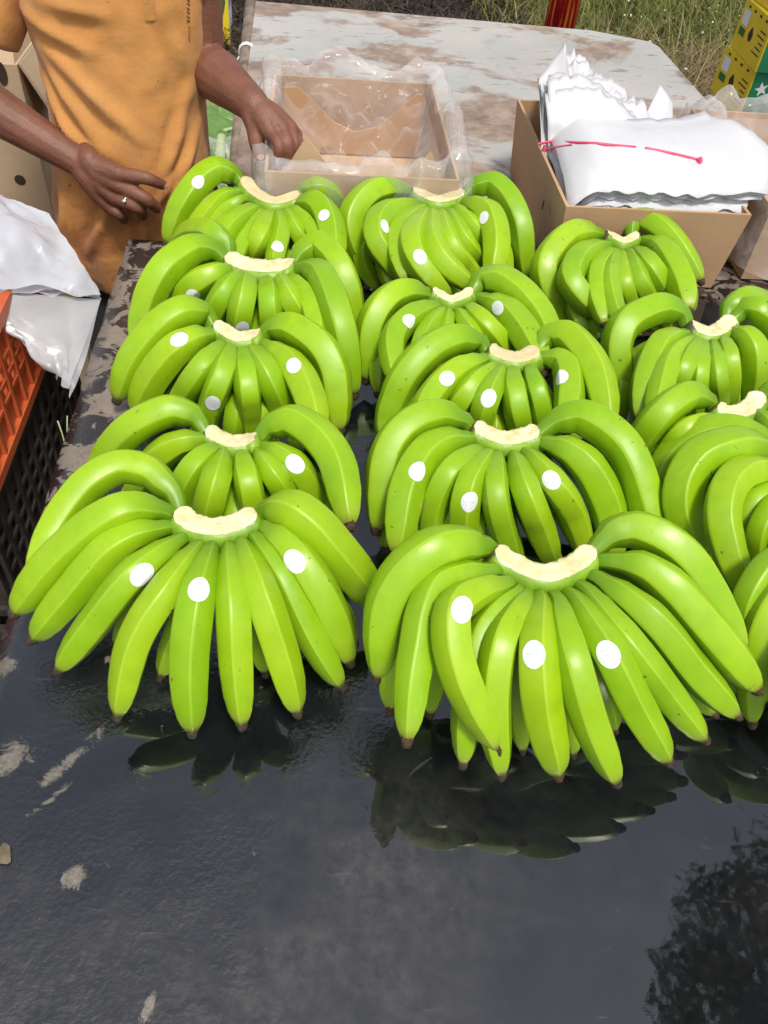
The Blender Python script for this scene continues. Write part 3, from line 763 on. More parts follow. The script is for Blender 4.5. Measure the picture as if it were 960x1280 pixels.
# ================================================================== CARTONS ON THE SORTING TABLE
def panel(name, poly, nrm, th, mat, parent):
    """flat board from a polygon (world points), thickness th along nrm"""
    n = len(poly); a = [V(p) for p in poly]; b = [p+nrm*th for p in a]
    return mesh(name, a+b, [tuple(range(n-1, -1, -1)), tuple(range(n, 2*n))] + [(i, (i+1) % n, n+(i+1) % n, n+i) for i in range(n)], mat, parent, False)
def carton_open(name, x0, x1, y0, y1, z0, h, label, rot=0.0, flare=0.012, mat='card', th=.006):
    c = empty(name, V(((x0+x1)/2, (y0+y1)/2, z0)), label, 'carton')
    c.rotation_euler.z = rot
    f = flare
    B = [V((x0, y0, z0+.002)), V((x1, y0, z0+.002)), V((x1, y1, z0+.002)), V((x0, y1, z0+.002))]
    T = [V((x0-f, y0-f, z0+h)), V((x1+f, y0-f, z0+h)), V((x1+f, y1+f, z0+h)), V((x0-f, y1+f, z0+h))]
    ix, iy = V((th, 0, 0)), V((0, th, 0))
    for nm, i, j, nr, ins in (('front_panel', 0, 1, V((0, 1, 0)), V((0, 0, 0))), ('back_panel', 3, 2, V((0, -1, 0)), V((0, 0, 0))),
                         ('side_panel', 0, 3, V((1, 0, 0)), iy), ('side_panel', 1, 2, V((-1, 0, 0)), iy)):
        p = [B[i]+ins, B[j]-ins, T[j]-ins, T[i]+ins]
        if nr.x or nr.y < 0:
            if nm == 'back_panel': p = [p[1], p[0], p[3], p[2]]
        if nm == 'side_panel' and nr.x > 0: p = [p[1], p[0], p[3], p[2]]
        panel(nm, p, nr, th, M[mat], c)
    panel('bottom_panel', [B[0]+V((th, th, 0)), B[3]+V((th, -th, 0)), B[2]+V((-th, -th, 0)), B[1]+V((-th, th, 0))], V((0, 0, 1)), .004, M['card_in'], c)
    return c
def film_liner(parent, x0, x1, y0, y1, z0, zt, seed, inside=.15, outside=.10, amp=.012, mat='film', peak=.05):
    """crumpled bag mouth pulled over the rim"""
    per = []; r = .03
    def corner(cx, cy, a0):
        for k in range(7): a = a0+math.pi/2*k/6; per.append((cx+r*math.cos(a), cy+r*math.sin(a), math.cos(a), math.sin(a)))
    def edge(ax, ay, bx, by, nx, ny, n=40):
        for k in range(1, n): per.append((ax+(bx-ax)*k/n, ay+(by-ay)*k/n, nx, ny))
    corner(x1-r, y1-r, 0); edge(x1-r, y1, x0+r, y1, 0, 1); corner(x0+r, y1-r, math.pi/2); edge(x0, y1-r, x0, y0+r, -1, 0)
    corner(x0+r, y0+r, math.pi); edge(x0+r, y0, x1-r, y0, 0, -1); corner(x1-r, y0+r, 1.5*math.pi); edge(x1, y0+r, x1, y1-r, 1, 0)
    sec = []
    for k in range(9): sec.append((-.020-.008*(8-k)/8, zt-inside*(1-k/8), .3+.7*(1-k/8)))
    for k in range(1, 6): a = math.pi*(1-k/6); sec.append((.0+.021*math.cos(a), zt+.014*math.sin(a), .35))
    for k in range(1, 10): sec.append((.017+.010*(k/9)**1.3, zt-outside*k/9, .4+.25*k/9))
    n = len(per); m = len(sec); vs = []
    for i, (x, y, nx, ny) in enumerate(per):
        s = i/n*2*math.pi
        for k, (d, z, am) in enumerate(sec):
            q = V((math.cos(s)*3.2, math.sin(s)*3.2, z*9+seed))
            w1 = mnoise.noise(q*1.5+V((seed, 0, 0)))+.6*mnoise.noise(V((s*9, z*5, seed)))
            w2 = mnoise.noise(q*3.1+V((0, seed, 5)))
            off = abs(w1)*amp*am*1.6 + w2*amp*.5*am
            off += amp*1.1*am*abs(mnoise.noise(V((s*13, z*6, seed+2))))+amp*.12*am*mnoise.noise(V((s*40, z*40, seed)))
            sg = 1 if d > 0 else -1
            dd = d + sg*off*(1 if d > 0 else .8)
            zz = z + amp*(.8*am+.25)*mnoise.noise(V((s*6, 7, seed+k*.15)))
            pk = max(0, .45+1.1*mnoise.noise(V((s*2.1+seed, 3, 1)))+.5*mnoise.noise(V((s*7, 5, seed))))
            if x < (x0+x1)/2: pk *= min(1, max(0, (y-y0-.12)/.15))
            zz += peak*pk*max(0, 1-abs(k-11)/9.0)**1.2
            if k == m-1: zz += .03*mnoise.noise(V((s*3, 1, seed)))
            vs.append(V((x+nx*dd, y+ny*dd, max(zz, z0+.002))))
    f = []
    for i in range(n):
        j = (i+1) % n
        for k in range(m-1): f.append((i*m+k, j*m+k, j*m+k+1, i*m+k+1))
    return mesh('plastic_liner', vs, f, M[mat], parent)

# carton with the tied foam sheets
F_Z = TZ+.001
foam_box = carton_open('carton', .468, .795, 1.352, 1.835, F_Z, .160, 'open brown cardboard carton filled with white foam sheets')
# dark staple and stains on its front are part of the card; small staple marks
MB().box((.4495, 1.46, F_Z+.095), (.4515, 1.463, F_Z+.112)).obj('staple', M['ink'], foam_box, False)
MB().box((.610, 1.3385, F_Z+.128), (.613, 1.3405, F_Z+.145)).obj('staple', M['steel'], foam_box, False)

# carton with the clear liner in front of the man's hand
lin = carton_open('carton', -.080, .272, 1.452, 1.935, F_Z, .150, 'open brown cardboard carton lined with crumpled clear plastic, held by its rim', flare=.006, mat='card')
def vboard(y, z0, x0, x1, prof, mat, parent, th=.005):
    poly = [V((x0, y, z0)), V((x1, y, z0))] + [V((x, y, z)) for x, z in prof]
    return panel('inner_flap', poly, V((0, 1, 0)), th, M[mat], parent)
# V-cut inner flaps, leaning: front one pale and lit, back one behind it
zt = F_Z+.150
fl = [(.245, zt-.012), (.225, zt+.030), (.16, zt-.045), (.115, zt-.062), (.06, zt-.04), (-.01, zt+.045), (-.045, zt-.010), (-.062, zt-.014)]
vboard(1.495, F_Z+.01, -.066, .255, fl, 'card_in', lin)
fb = [(.245, zt-.002), (.235, zt+.0), (.15, zt-.075), (.10, zt-.09), (.05, zt-.07), (-.03, zt+.0), (-.062, zt-.002)]
vboard(1.87, F_Z+.01, -.066, .255, fb, 'card', lin)
film_liner(lin, -.086, .278, 1.446, 1.941, F_Z, zt+.006, 3.3, .13, .12, .015)
# crumpled knot of film inside
def crumple(name, c, r, seed, mat, parent, sq=(1, 1, 1)):
    bm = bmesh.new(); bmesh.ops.create_icosphere(bm, subdivisions=4, radius=1)
    vs = []
    for v in bm.verts:
        p = v.co.copy(); k = 1+.55*mnoise.noise(p*1.7+V((seed, 0, 0)))+.35*abs(mnoise.noise(p*4+V((0, seed, 0))))
        vs.append(V(c)+V((p.x*sq[0], p.y*sq[1], p.z*sq[2]))*r*k)
    f = [[v.index for v in q.verts] for q in bm.faces]; bm.free()
    return mesh(name, vs, f, M[mat], parent)
def film_sag(parent, x0, x1, y0, y1, zr, depth, seed, mat='film'):
    """loose film hanging into the carton: ridged folds that run down to the bottom"""
    n, m = 46, 46; vs = []
    for i in range(n):
        for j in range(m):
            u, v = i/(n-1), j/(m-1); x = x0+(x1-x0)*u; y = y0+(y1-y0)*v
            e = min(u, 1-u, v, 1-v)*2
            r = abs(mnoise.noise(V((u*3.1+seed, v*3.1, 1))))+.5*abs(mnoise.noise(V((u*7+seed, v*6, 4))))
            vs.append(V((x, y, zr-depth*min(1, e*1.5)**.7+.09*r*min(1, e*3))))
    return mesh('film_fold', vs, grid_faces(n, m), M[mat], parent)
film_sag(lin, -.060, .252, 1.505, 1.915, zt-.004, .115, 3.7, 'film_thin')
# second lined carton, on the right
rb = carton_open('carton', .872, 1.215, 1.39, 1.86, F_Z, .155, 'half hidden brown carton with plastic liner beside the foam sheet carton', flare=.004)
film_liner(rb, .868, 1.219, 1.386, 1.864, F_Z, F_Z+.161, 9.1, .12, .13, .018)
panel('inner_flap', [V((.90, 1.45, F_Z+.10)), V((1.2, 1.45, F_Z+.10)), V((1.2, 1.60, F_Z+.15)), V((.90, 1.60, F_Z+.15))], V((0, 0, 1)), .004, M['card_in'], rb)
film_sag(rb, .89, 1.2, 1.42, 1.84, F_Z+.15, .07, 8.2, 'film_thin')

# ---- tied bundle of foam sheets
def foam_bundle():
    base = V((.63, 1.6, F_Z+.006))
    b = empty('foam_sheet_bundle', base, 'bundle of thin white scalloped foam sheets tied with pink ribbon in the carton', 'packing foam')
    NU, NV = 34, 16
    ALLV, ALLF = [], []
    def sheet(fn, th=.0018):
        top = [fn(i/(NU-1), j/(NV-1)) for i in range(NU) for j in range(NV)]
        f = grid_faces(NU, NV)
        nrm = (top[NV+1]-top[0]).cross(top[1]-top[0]).normalized()
        bot = [p-V((0, 0, th)) for p in top]; k = len(top)
        ring = [i*NV for i in range(NU)] + [(NU-1)*NV+j for j in range(1, NV)] + [i*NV+NV-1 for i in range(NU-2, -1, -1)] + [j for j in range(NV-2, 0, -1)]
        ff = [tuple(q) for q in f] + [tuple(x+k for x in reversed(q)) for q in f] + [(ring[a], ring[(a+1) % len(ring)], ring[(a+1) % len(ring)]+k, ring[a]+k) for a in range(len(ring))]
        mesh('foam_sheet', top+bot, ff, M['foam'], b)
        kb = len(ALLV); ALLV.extend(top); ALLF.extend([tuple(x+kb for x in q) for q in f])
    def bil(A, B, C, D, u, v): return (A*(1-u)+B*u)*(1-v)+(D*(1-u)+C*u)*v
    zr = F_Z+.160
    # lower pile: lies across the carton, near edge scalloped, right end folded to a point over the rim
    for s in range(12):
        h = s*.0062; k = s/11
        A = at(700+5*math.sin(s), 243, zr-.045+h) ; A.y = 1.372+.004*math.sin(s*2.1)
        Bp = V((.778+.002*s, 1.366+.004*math.cos(s*1.7), zr-.045+h))
        Cp = V((.770, 1.62, zr-.02+h)); Dp = V((.492, 1.66, zr-.02+h))
        A = V((.482, A.y, A.z))
        def fn(u, v, A=A, Bp=Bp, Cp=Cp, Dp=Dp, s=s, k=k):
            p = bil(A, Bp, Cp, Dp, u, v)
            p.z += .028*math.sin(math.pi*min(1, v*1.1))*(.6+.4*u) + .006*mnoise.noise(V((u*4, v*3, s*.3))) + .007*abs(mnoise.noise(V((u*8+v*3, v*5, s*.25))))
            p.y += .016*abs(math.sin(s*3.7))*(1-v); p.x += .010*math.sin(s*2.2)*u
            # the upper sheets sweep out to a raised pointed right end
            ex = max(0, (u-.72)/.28)**1.6*max(0, (k-.35)/.65)
            p.x += .075*ex*(1-abs(v-.35)*1.1); p.z += .028*ex*(.4+.6*v)
            # scallops
            sc = max(0, 1-v/.16)
            p.y += sc*.0035*math.sin(u*44+s*.9+3*mnoise.noise(V((u*5, s, 1)))); p.z += sc*.0020*math.sin(u*44+s*.9+1.2) - sc*.006
            lf = max(0, 1-u/.16)**2; p.z -= lf*.030*(.3+k); p.x += lf*.012*math.sin(s*2.7)
            return p
        sheet(fn)
    # upper fan: sheets leaning against the back and left wall, torn peaks above the rim
    for s in range(12):
        k = s/11
        sp = .010*math.sin(s*2.3); A = V((.480+.003*s, 1.60+.016*s+sp, zr-.035)); Bp = V((.745-.006*s, 1.585+.018*s-sp, zr-.035))
        Cp = V((.735-.009*s, 1.655+.018*s, zr+.030+.012*math.sin(s*1.9))); Dp = V((.462+.004*s, 1.655+.016*s, zr+.080+.014*math.sin(s*1.3)))
        def fn(u, v, A=A, Bp=Bp, Cp=Cp, Dp=Dp, s=s, k=k):
            p = bil(A, Bp, Cp, Dp, u, v)
            p.y -= .03*math.sin(math.pi*v)*(1-k*.4); p.z += .015*math.sin(math.pi*u)*v
            p.z += v*v*(.020*math.sin(u*5+s*.5)+.010*mnoise.noise(V((u*14, s*.7, 1)))+.005*mnoise.noise(V((u*40, s*.9, 2))))
            p.y += .010*mnoise.noise(V((u*5, v*3, s*.4)))
            return p
        sheet(fn)
    # the tall curled peak by the left wall
    for s in range(4):
        A = V((.464+.004*s, 1.52+.02*s, zr-.06)); Bp = V((.545+.014*s, 1.66+.02*s, zr-.04))
        Cp = V((.505+.010*s, 1.735+.010*s, zr+.150-.022*s)); Dp = V((.452+.002*s, 1.69-.012*s, zr+.100-.006*s))
        def fn(u, v, A=A, Bp=Bp, Cp=Cp, Dp=Dp, s=s):
            p = bil(A, Bp, Cp, Dp, u, v)
            p.x -= .016*math.sin(math.pi*u)*v; p.z -= .03*math.sin(math.pi*u)*v*v
            p.y += .008*mnoise.noise(V((u*4, v*4, s*.7)))
            return p
        sheet(fn)
    # a single stiff flap at the right
    def fn(u, v):
        p = bil(V((.665, 1.66, zr-.03)), V((.768, 1.66, zr-.03)), V((.765, 1.74, zr+.05)), V((.735, 1.76, zr+.075)), u, v)
        p.y -= .012*math.sin(math.pi*u); return p
    sheet(fn)
    # ribbon
    r = MB(); up = V((0, 0, 1))
    def rib(pts, w=.0024):
        c, _ = spline(pts, 30); rings = []
        for i, p in enumerate(c):
            t = (c[min(i+1, 29)]-c[max(i-1, 0)]).normalized(); n = (CC-p).normalized(); wv = t.cross(n).normalized()
            rings.append([p+wv*w, p+n*.0008, p-wv*w, p-n*.0008])
        r.loft(rings)
    bv = BVHTree.FromPolygons(ALLV, ALLF)
    def on(px, py):
        d = ray(px, py).normalized(); h = bv.ray_cast(CC, d)
        return (h[0] if h[0] is not None else at(px, py, zr+.03))-d*.003
    rib([on(x, y) for x, y in ((673, 180), (690, 177), (715, 178), (742, 179), (772, 182), (795, 184))])
    rib([on(x, y) for x, y in ((678, 189), (695, 184), (715, 181))], .0018)
    rib([on(x, y) for x, y in ((806, 185), (832, 190), (850, 194), (866, 198), (878, 202))])
    rib([V((.462, 1.575, zr+.012)), V((.460, 1.57, zr-.004)), V((.462, 1.568, zr-.024))], .003)
    r.obj('ribbon', M['ribbon'], b)
    k = crumple('ribbon_knot', on(874, 201), .0055, 3.0, 'ribbon', b)
foam_bundle()

# ================================================================== LEFT OF THE TABLE: CRATES, POLY SHEETS
def crate(x0, x1, y0, y1, z0, h, mat, label, group):
    c = empty('plastic_crate', V(((x0+x1)/2, (y0+y1)/2, z0)), label, 'crate', group); m = M[mat]
    rim = MB(); w = .018
    for zz, hh in ((z0+h-.022, .022), (z0, .018)):
        rim.box((x0, y0, zz), (x1, y0+w, zz+hh)).box((x0, y1-w, zz), (x1, y1, zz+hh)).box((x0, y0+w, zz), (x0+w, y1-w, zz+hh)).box((x1-w, y0+w, zz), (x1, y1-w, zz+hh))
    rim.obj('rim', m, c, False)
    MB().box((x0+w, y0+w, z0+.002), (x1-w, y1-w, z0+.008)).obj('base', m, c, False)
    def wall(axis, pos, sgn):
        b = MB(); a0, a1 = (y0, y1) if axis == 'x' else (x0, x1)
        n = max(4, round((a1-a0)/.052)); t = .004
        def bx(u0, u1, za, zb, d0, d1):
            lo, hi = (min(pos+sgn*d0, pos+sgn*d1), max(pos+sgn*d0, pos+sgn*d1))
            if axis == 'x': b.box((lo, u0, za), (hi, u1, zb))
            else: b.box((u0, lo, za), (u1, hi, zb))
        bx(a0+w, a1-w, z0+.018, z0+.060, .010, .014)                     # solid skirt
        bx(a0+w, a1-w, z0+h-.075, z0+h-.022, .010, .014)                 # solid top band
        for k in range(n+1):                                             # upright ribs
            u = a0+w+(a1-a0-2*w)*k/n; bx(u-.004, u+.004, z0+.018, z0+h-.022, .002, .0095)
        for q in (.36, .50, .64): bx(a0+w, a1-w, z0+h*q-.004, z0+h*q+.004, .0045, .0098)
        for k in range(n):                                               # webs that leave two slots a bay
            u = a0+w+(a1-a0-2*w)*(k+.5)/n; bx(u-.008, u+.008, z0+.060, z0+h-.075, .0102, .0138)
        b.obj('side_wall', m, c, False)
    wall('x', x1, -1); wall('x', x0, 1); wall('y', y0, 1); wall('y', y1, -1)
    return c
CX0, CX1 = -.90, -.50
zb = GZ
for i in range(3):
    dx = (.0, .012, -.006)[i]; dy = (.0, -.02, .015)[i]
    crate(CX0+dx, CX1+dx, .84+dy, 1.44+dy, zb, .245, 'black_plastic',
          ('dusty black plastic crate at the bottom of the stack, on the earth', 'dusty black plastic crate in the middle of the stack', 'dusty black plastic crate directly under the orange crate')[i], 'crates stacked beside the table')
    zb += .246
crate(CX0, CX1, .84, 1.44, zb, .20, 'orange', 'orange plastic crate under the pile of white poly sheets', 'crates stacked beside the table')
ORT = zb+.20
def poly_pile():
    base = V((-.66, 1.2, ORT))
    b = empty('poly_sheet_pile', base, 'pile of glossy white poly sheets draped over the orange crate', 'plastic sheets')
    NU, NV = 44, 30
    def sheet(fn, mat, nm):
        mesh(nm, [fn(i/(NU-1), j/(NV-1)) for i in range(NU) for j in range(NV)], grid_faces(NU, NV), M[mat], b)
    # corners of the top sheet; u along the image, v from the far edge to the near edge
    def top(s):
        dz = V((0, 0, -.009*s)); A = at(-170, 205, .90)+dz; B = at(62, 268, .875)+dz; C = at(126, 372-2*s, .80)+dz*.6; D = at(-170, 362, .880)+dz
        def fn(u, v):
            p = (A*(1-u)+B*u)*(1-v)+(D*(1-u)+C*u)*v
            hump = .075*math.sin(math.pi*min(1, u*.95+.05))**.7*math.sin(math.pi*(.12+.80*v))
            p.z += hump*.6*(1-.7*u)
            c = (u*.9+v*.4)
            p.z += .028*abs(mnoise.noise(V((c*4+s, (v-u)*1.6, s)))) + .010*abs(mnoise.noise(V((u*9, v*5, s+3))))
            p.x += .006*mnoise.noise(V((v*6, s, 1))); p.y += .008*mnoise.noise(V((u*6, s, 4)))
            return p
        return fn
    for s in range(3): sheet(top(s), 'poly', 'poly_sheet')
    # loose clear layers hanging down between crate and table
    def hang(s):
        A = at(-30, 363, .846); B = at(126, 374, .792); C = atx(97-10*s, 498-12*s, -.385-.012*s); D = atx(30+8*s, 430+6*s, -.478)
        def fn(u, v):
            p = (A*(1-u)+B*u)*(1-v)+(D*(1-u)+C*u)*v
            w = mnoise.noise(V((u*5+s*3, v*1.4, s)))
            p.x += .016*w*v + .006*math.sin(u*11+s)*v; p.y -= .03*math.sin(math.pi*v)*(.6+.4*u) + .012*mnoise.noise(V((u*4, v*4, 8+s)))
            p.x = min(p.x, -.366); 
            return p
        return fn
    for s in range(2): sheet(hang(s), 'film_milky', 'hanging_film')
poly_pile()
# straw wisps caught between crate and table
def wisp():
    b = MB()
    for k in range(9):
        a = V((-.44+rnd(-.03, .02), 1.12+rnd(-.05, .06), .60+rnd(-.03, .03)))
        c, _ = spline([a, a+V((rnd(-.01, .02), rnd(-.03, 0), -.05)), a+V((rnd(-.02, .03), rnd(-.07, -.02), -.11)), a+V((rnd(-.03, .03), rnd(-.08, -.03), -.17))], 9)
        b.tube(c, [.0014]*8+[.0006], 5)
    o = b.obj('straw_wisp', M['stalk'], None, True, V((-.44, 1.1, .5)))
    tag(o, 'dry pale straw wisps caught between the black crates and the table', 'straw')
wisp()

# pale carton standing behind the man, on its own stack
def tall_carton():
    c0 = V((-.86, 2.02, GZ))
    for i in range(2):
        b = carton_open('carton', -1.09, -.66, 1.98, 2.44, GZ+.001+.312*i, .31, ('pale closed carton on the earth, under the open one behind the man', 'pale carton with a round hole, middle of the stack behind the man')[i], flare=0, mat='card_pale')
        panel('lid', [V((-1.088, 1.982, GZ+.306+.312*i)), V((-.662, 1.982, GZ+.306+.312*i)), V((-.662, 2.438, GZ+.306+.312*i)), V((-1.088, 2.438, GZ+.306+.312*i))], V((0, 0, 1)), .005, M['card_pale'], b)
    z = GZ+.001+.312*2
    b = carton_open('carton', -1.09, -.66, 1.98, 2.44, z, .40, 'tall pale open carton with hand slot and round hole behind the orange shirt', flare=0, mat='card_pale')
    def disc(px, py, rx, rz, n=18):
        c = aty(px, py, 1.9795); vs = [c+V((0, 0, 0))]+[c+V((rx*math.cos(2*math.pi*k/n), 0, rz*math.sin(2*math.pi*k/n))) for k in range(n)]
        vs = [V((p.x, 1.9790, p.z)) for p in vs]
        mesh('hand_hole', vs, [(0, 1+(k+1) % n, 1+k) for k in range(n)], M['hole'], b, False)
    disc(25, 225, .013, .013); disc(2, 92, .012, .026)
    # a raised flap leaning outward on the right
    panel('flap', [V((-.658, 1.985, z+.40)), V((-.658, 2.43, z+.40)), V((-.60, 2.42, z+.27)), V((-.60, 1.99, z+.27))], V((.6, 0, .3)).normalized(), .005, M['card_pale'], b)
    panel('flap', [V((-1.085, 1.982, z+.40)), V((-.665, 1.982, z+.40)), V((-.675, 2.06, z+.52)), V((-1.08, 2.06, z+.52))], V((0, 1, -.5)).normalized(), .005, M['card_pale'], b)
tall_carton()

# ================================================================== THE MAN
def person():
    PX, PY = -.375, 1.73
    # joints ---------------------------------------------------------
    shR, elR = V((-.545, 1.735, 1.265)), V((-.700, 1.665, 1.005))
    wrR = aty(100, 203, 1.585)
    shL, elL = V((-.228, 1.735, 1.265)), aty(252, 78, 1.73)
    wrL = aty(318, 133, 1.575)
    b = MB()
    def limb(pts, rad, n=16, flat=1.0, fd=None, sub=10):
        c, _ = spline(pts, sub*(len(pts)-1)+1)
        R = []
        for i in range(len(c)):
            u = i/(len(c)-1)*(len(rad)-1); k = min(int(u), len(rad)-2); R.append(rad[k]+(rad[k+1]-rad[k])*(u-k))
        # rounded ends
        t0 = (c[0]-c[1]).normalized(); t1 = (c[-1]-c[-2]).normalized()
        c = [c[0]+t0*R[0]*.85, c[0]+t0*R[0]*.5] + c + [c[-1]+t1*R[-1]*.5, c[-1]+t1*R[-1]*.85]
        R = [R[0]*.5, R[0]*.85] + R + [R[-1]*.85, R[-1]*.5]
        b.tube(c, R, n, flat, fd)
    # trunk, neck, head
    limb([(PX, PY, .76), (PX, PY, .95), (PX, PY+.01, 1.15), (PX, PY+.01, 1.28)], [.13, .118, .13, .095], 20, .72, V((0, 1, 0)))
    limb([(PX-.13, PY, 1.275), (PX, PY, 1.30), (PX+.13, PY, 1.275)], [.058, .07, .058], 14)
    limb([(PX+.005, PY+.005, 1.30), (PX+.01, PY-.01, 1.42)], [.058, .054], 14)
    hc = V((PX+.02, PY-.035, 1.50))
    limb([hc+V((0, .02, .045)), hc+V((0, .0, -.01)), hc+V((0, -.02, -.075))], [.078, .078, .052], 18, 1.12, V((0, 1, 0)))
    limb([hc+V((0, -.085, .015)), hc+V((0, -.108, -.018))], [.009, .014], 10)                 # nose
    limb([hc+V((-.022, -.083, -.048)), hc+V((0, -.09, -.047)), hc+V((.022, -.083, -.048))], [.007, .009, .007], 8)   # lips
    for s in (-1, 1):
        limb([hc+V((s*.077, .005, .02)), hc+V((s*.083, .012, -.015))], [.013, .010], 8, .6, V((1, 0, 0)))     # ears
        limb([hc+V((s*.012, -.078, .027)), hc+V((s*.045, -.068, .027))], [.010, .008], 8)                     # brow
    # legs, feet
    for s in (-1, 1):
        hx = PX+s*.085
        limb([(hx, PY, .80), (hx+s*.015, PY-.01, .40), (hx+s*.02, PY+.02, GZ+.09)], [.085, .058, .040], 14)
        limb([(hx+s*.02, PY+.05, GZ+.045), (hx+s*.03, PY-.06, GZ+.04), (hx+s*.04, PY-.17, GZ+.03)], [.040, .042, .030], 12)
    # arms
    limb([shR, shR.lerp(elR, .5)+V((-.012, 0, 0)), elR], [.052, .046, .041], 14)
    limb([elR, elR.lerp(wrR, .35), elR.lerp(wrR, .75), wrR], [.043, .047, .038, .029], 14)
    limb([shL, shL.lerp(elL, .5)+V((.008, 0, 0)), elL], [.052, .046, .042], 14)
    limb([elL, elL.lerp(wrL, .35), elL.lerp(wrL, .75), wrL], [.044, .049, .039, .031], 14)
    nails = []
    def finger(pts, rad, nail=True, ndir=None):
        limb(pts, [r*1.14 for r in rad], 12, sub=6)
        if nail:
            t = (V(pts[-1])-V(pts[-2])).normalized(); nails.append((V(pts[-1]), t, rad[-1], ndir))
    # right hand spread on the belly: palm plate then five fingers
    Y0 = 1.565
    def R_(x, y, Y): return aty(x, y, Y)
    mcpR = [R_(151, 218, 1.548), R_(152, 233, 1.545), R_(144, 247, 1.546), R_(137, 258, 1.552)]
    for m, r0, r1 in zip(mcpR, (.025, .026, .025, .022), (.0170, .0175, .0165, .0150)):
        limb([wrR.lerp(m, .0), wrR.lerp(m, .5), m], [.027, r0*.95, r1], 12, sub=6)
    limb([wrR, R_(112, 222, 1.57), R_(128, 246, 1.562), mcpR[3]], [.027, .026, .022, .015], 12)
    finger([mcpR[0], R_(180, 222, 1.535), R_(194, 227, 1.540), R_(203, 231, 1.548)], [.0135, .0125, .0110, .0090])
    finger([mcpR[1], R_(180, 247, 1.528), R_(190, 255, 1.535), R_(197, 261, 1.548)], [.0135, .0128, .0112, .0090])
    finger([mcpR[2], R_(166, 256, 1.530), R_(175, 262, 1.535), R_(178, 270, 1.550)], [.0130, .0125, .0110, .0090], False)
    finger([mcpR[3], R_(147, 266, 1.542), R_(152, 271, 1.548), R_(155, 275, 1.558)], [.0120, .0110, .0098, .0082], False)
    finger([R_(118, 212, 1.570), R_(112, 200, 1.572), R_(107, 188, 1.600), R_(104, 178, 1.635)], [.021, .018, .0150, .0120], False)
    # left hand hooked over the carton rim: thumb outside, four fingers inside
    mcpL = [R_(339, 166, 1.525), R_(352, 162, 1.533), R_(362, 161, 1.544), R_(369, 169, 1.556)]
    for m, r1 in zip(mcpL, (.0175, .0178, .0170, .0152)):
        limb([wrL, wrL.lerp(m, .5)+V((0, 0, .004)), m], [.025, .0225, r1], 12, sub=6)
    pipL = [R_(348, 181, 1.495), R_(359, 178, 1.505), R_(368, 178, 1.518), R_(376, 183, 1.532)]
    dipL = [R_(348, 196, 1.493), R_(360, 195, 1.503), R_(370, 194, 1.516), R_(378, 196, 1.530)]
    tipL = [R_(346, 210, 1.495), R_(359, 211, 1.505), R_(369, 210, 1.518), R_(377, 208, 1.532)]
    for a, p, d, t, r in zip(mcpL, pipL, dipL, tipL, (.0098, .0100, .0097, .0088)):
        finger([a, p, d, t], [r*1.12, r, r*.9, r*.78], False)
    finger([wrL.lerp(mcpL[0], .15)+V((-.008, 0, -.004)), R_(320, 160, 1.549), R_(321, 178, 1.533), R_(325, 193, 1.525)], [.022, .0175, .0142, .0115], True)
    tmp = b.obj('person_tmp', M['skin'])
    rm = tmp.modifiers.new('r', 'REMESH'); rm.mode = 'VOXEL'; rm.voxel_size = .0030; rm.use_smooth_shade = True
    sm = tmp.modifiers.new('s', 'SMOOTH'); sm.iterations = 3; sm.factor = .5
    dg = bpy.context.evaluated_depsgraph_get()
    me = bpy.data.meshes.new_from_object(tmp.evaluated_get(dg)); bpy.data.objects.remove(tmp)
    org = V((PX, PY, GZ))
    me.transform(Matrix.Translation(-org)); me.polygons.foreach_set('use_smooth', [True]*len(me.polygons))
    me.materials.clear(); me.materials.append(M['skin'])
    body = bpy.data.objects.new('person', me); col.objects.link(body); body.location = org
    tag(body, 'standing person in a stained orange polo shirt, one hand on a carton rim', 'person')
    # nails
    for tip, t, r, nd in nails:
        n = (CC-tip).normalized(); n = (n-t*n.dot(t)).normalized(); w = t.cross(n); vs = []; K = 12
        c = tip+t*(r*.15)+n*(r*1.03)
        vs = [c+n*(r*.14)]+[c+(t*math.cos(2*math.pi*k/K)*r*.80+w*math.sin(2*math.pi*k/K)*r*.62)-n*(r*.16) for k in range(K)]
        mesh('fingernail', vs, [(0, 1+k, 1+(k+1) % K) for k in range(K)], M['nail'], body)
    # ring on the right hand
    a, p = mcpR[2], R_(166, 256, 1.530); c = a.lerp(p, .72); t = (p-a).normalized(); u = t.orthogonal().normalized(); w = t.cross(u)
    rg = MB(); rg.tube([c+(u*math.cos(k*math.pi/10)+w*math.sin(k*math.pi/10))*.0145 for k in range(21)], .0024, 8)
    n = (CC-c).normalized(); n = (n-t*n.dot(t)).normalized()
    rg.tube([c+n*.013, c+n*.0175, c+n*.019], [.005, .0055, .003], 10)
    rg.obj('ring', M['gold'], body)
    # eyes, hair
    for s in (-1, 1):
        ey = MB(); e = hc+V((s*.030, -.078, .012)); ey.tube([e+V((-.013, 0, 0)), e+V((-.007, -.004, 0)), e+V((0, -.006, 0)), e+V((.007, -.004, 0)), e+V((.013, 0, 0))], [.001, .006, .0075, .006, .001], 10)
        eo = ey.obj('eye', M['eye'], body)
        ir = MB(); ir.tube([e+V((0, -.010, 0)), e+V((0, -.0140, 0))], [.0048, .0030], 10); ir.obj('iris', M['iris'], eo)
    bm = bmesh.new(); bmesh.ops.create_icosphere(bm, subdivisions=4, radius=1); vs = []; f = []
    for v in bm.verts:
        q = v.co; k = 1+.05*mnoise.noise(q*9)
        vs.append(hc+V((0, .024, .040))+V((q.x*.094*k, q.y*.112*k, max(q.z, -.62+1.0*(-q.y))*.104*k if q.y < 0 else q.z*.100*k)))
    f = [[v.index for v in q.verts] for q in bm.faces]; bm.free()
    mesh('hair', vs, f, M['hair'], body)
    # trousers
    tr = MB()
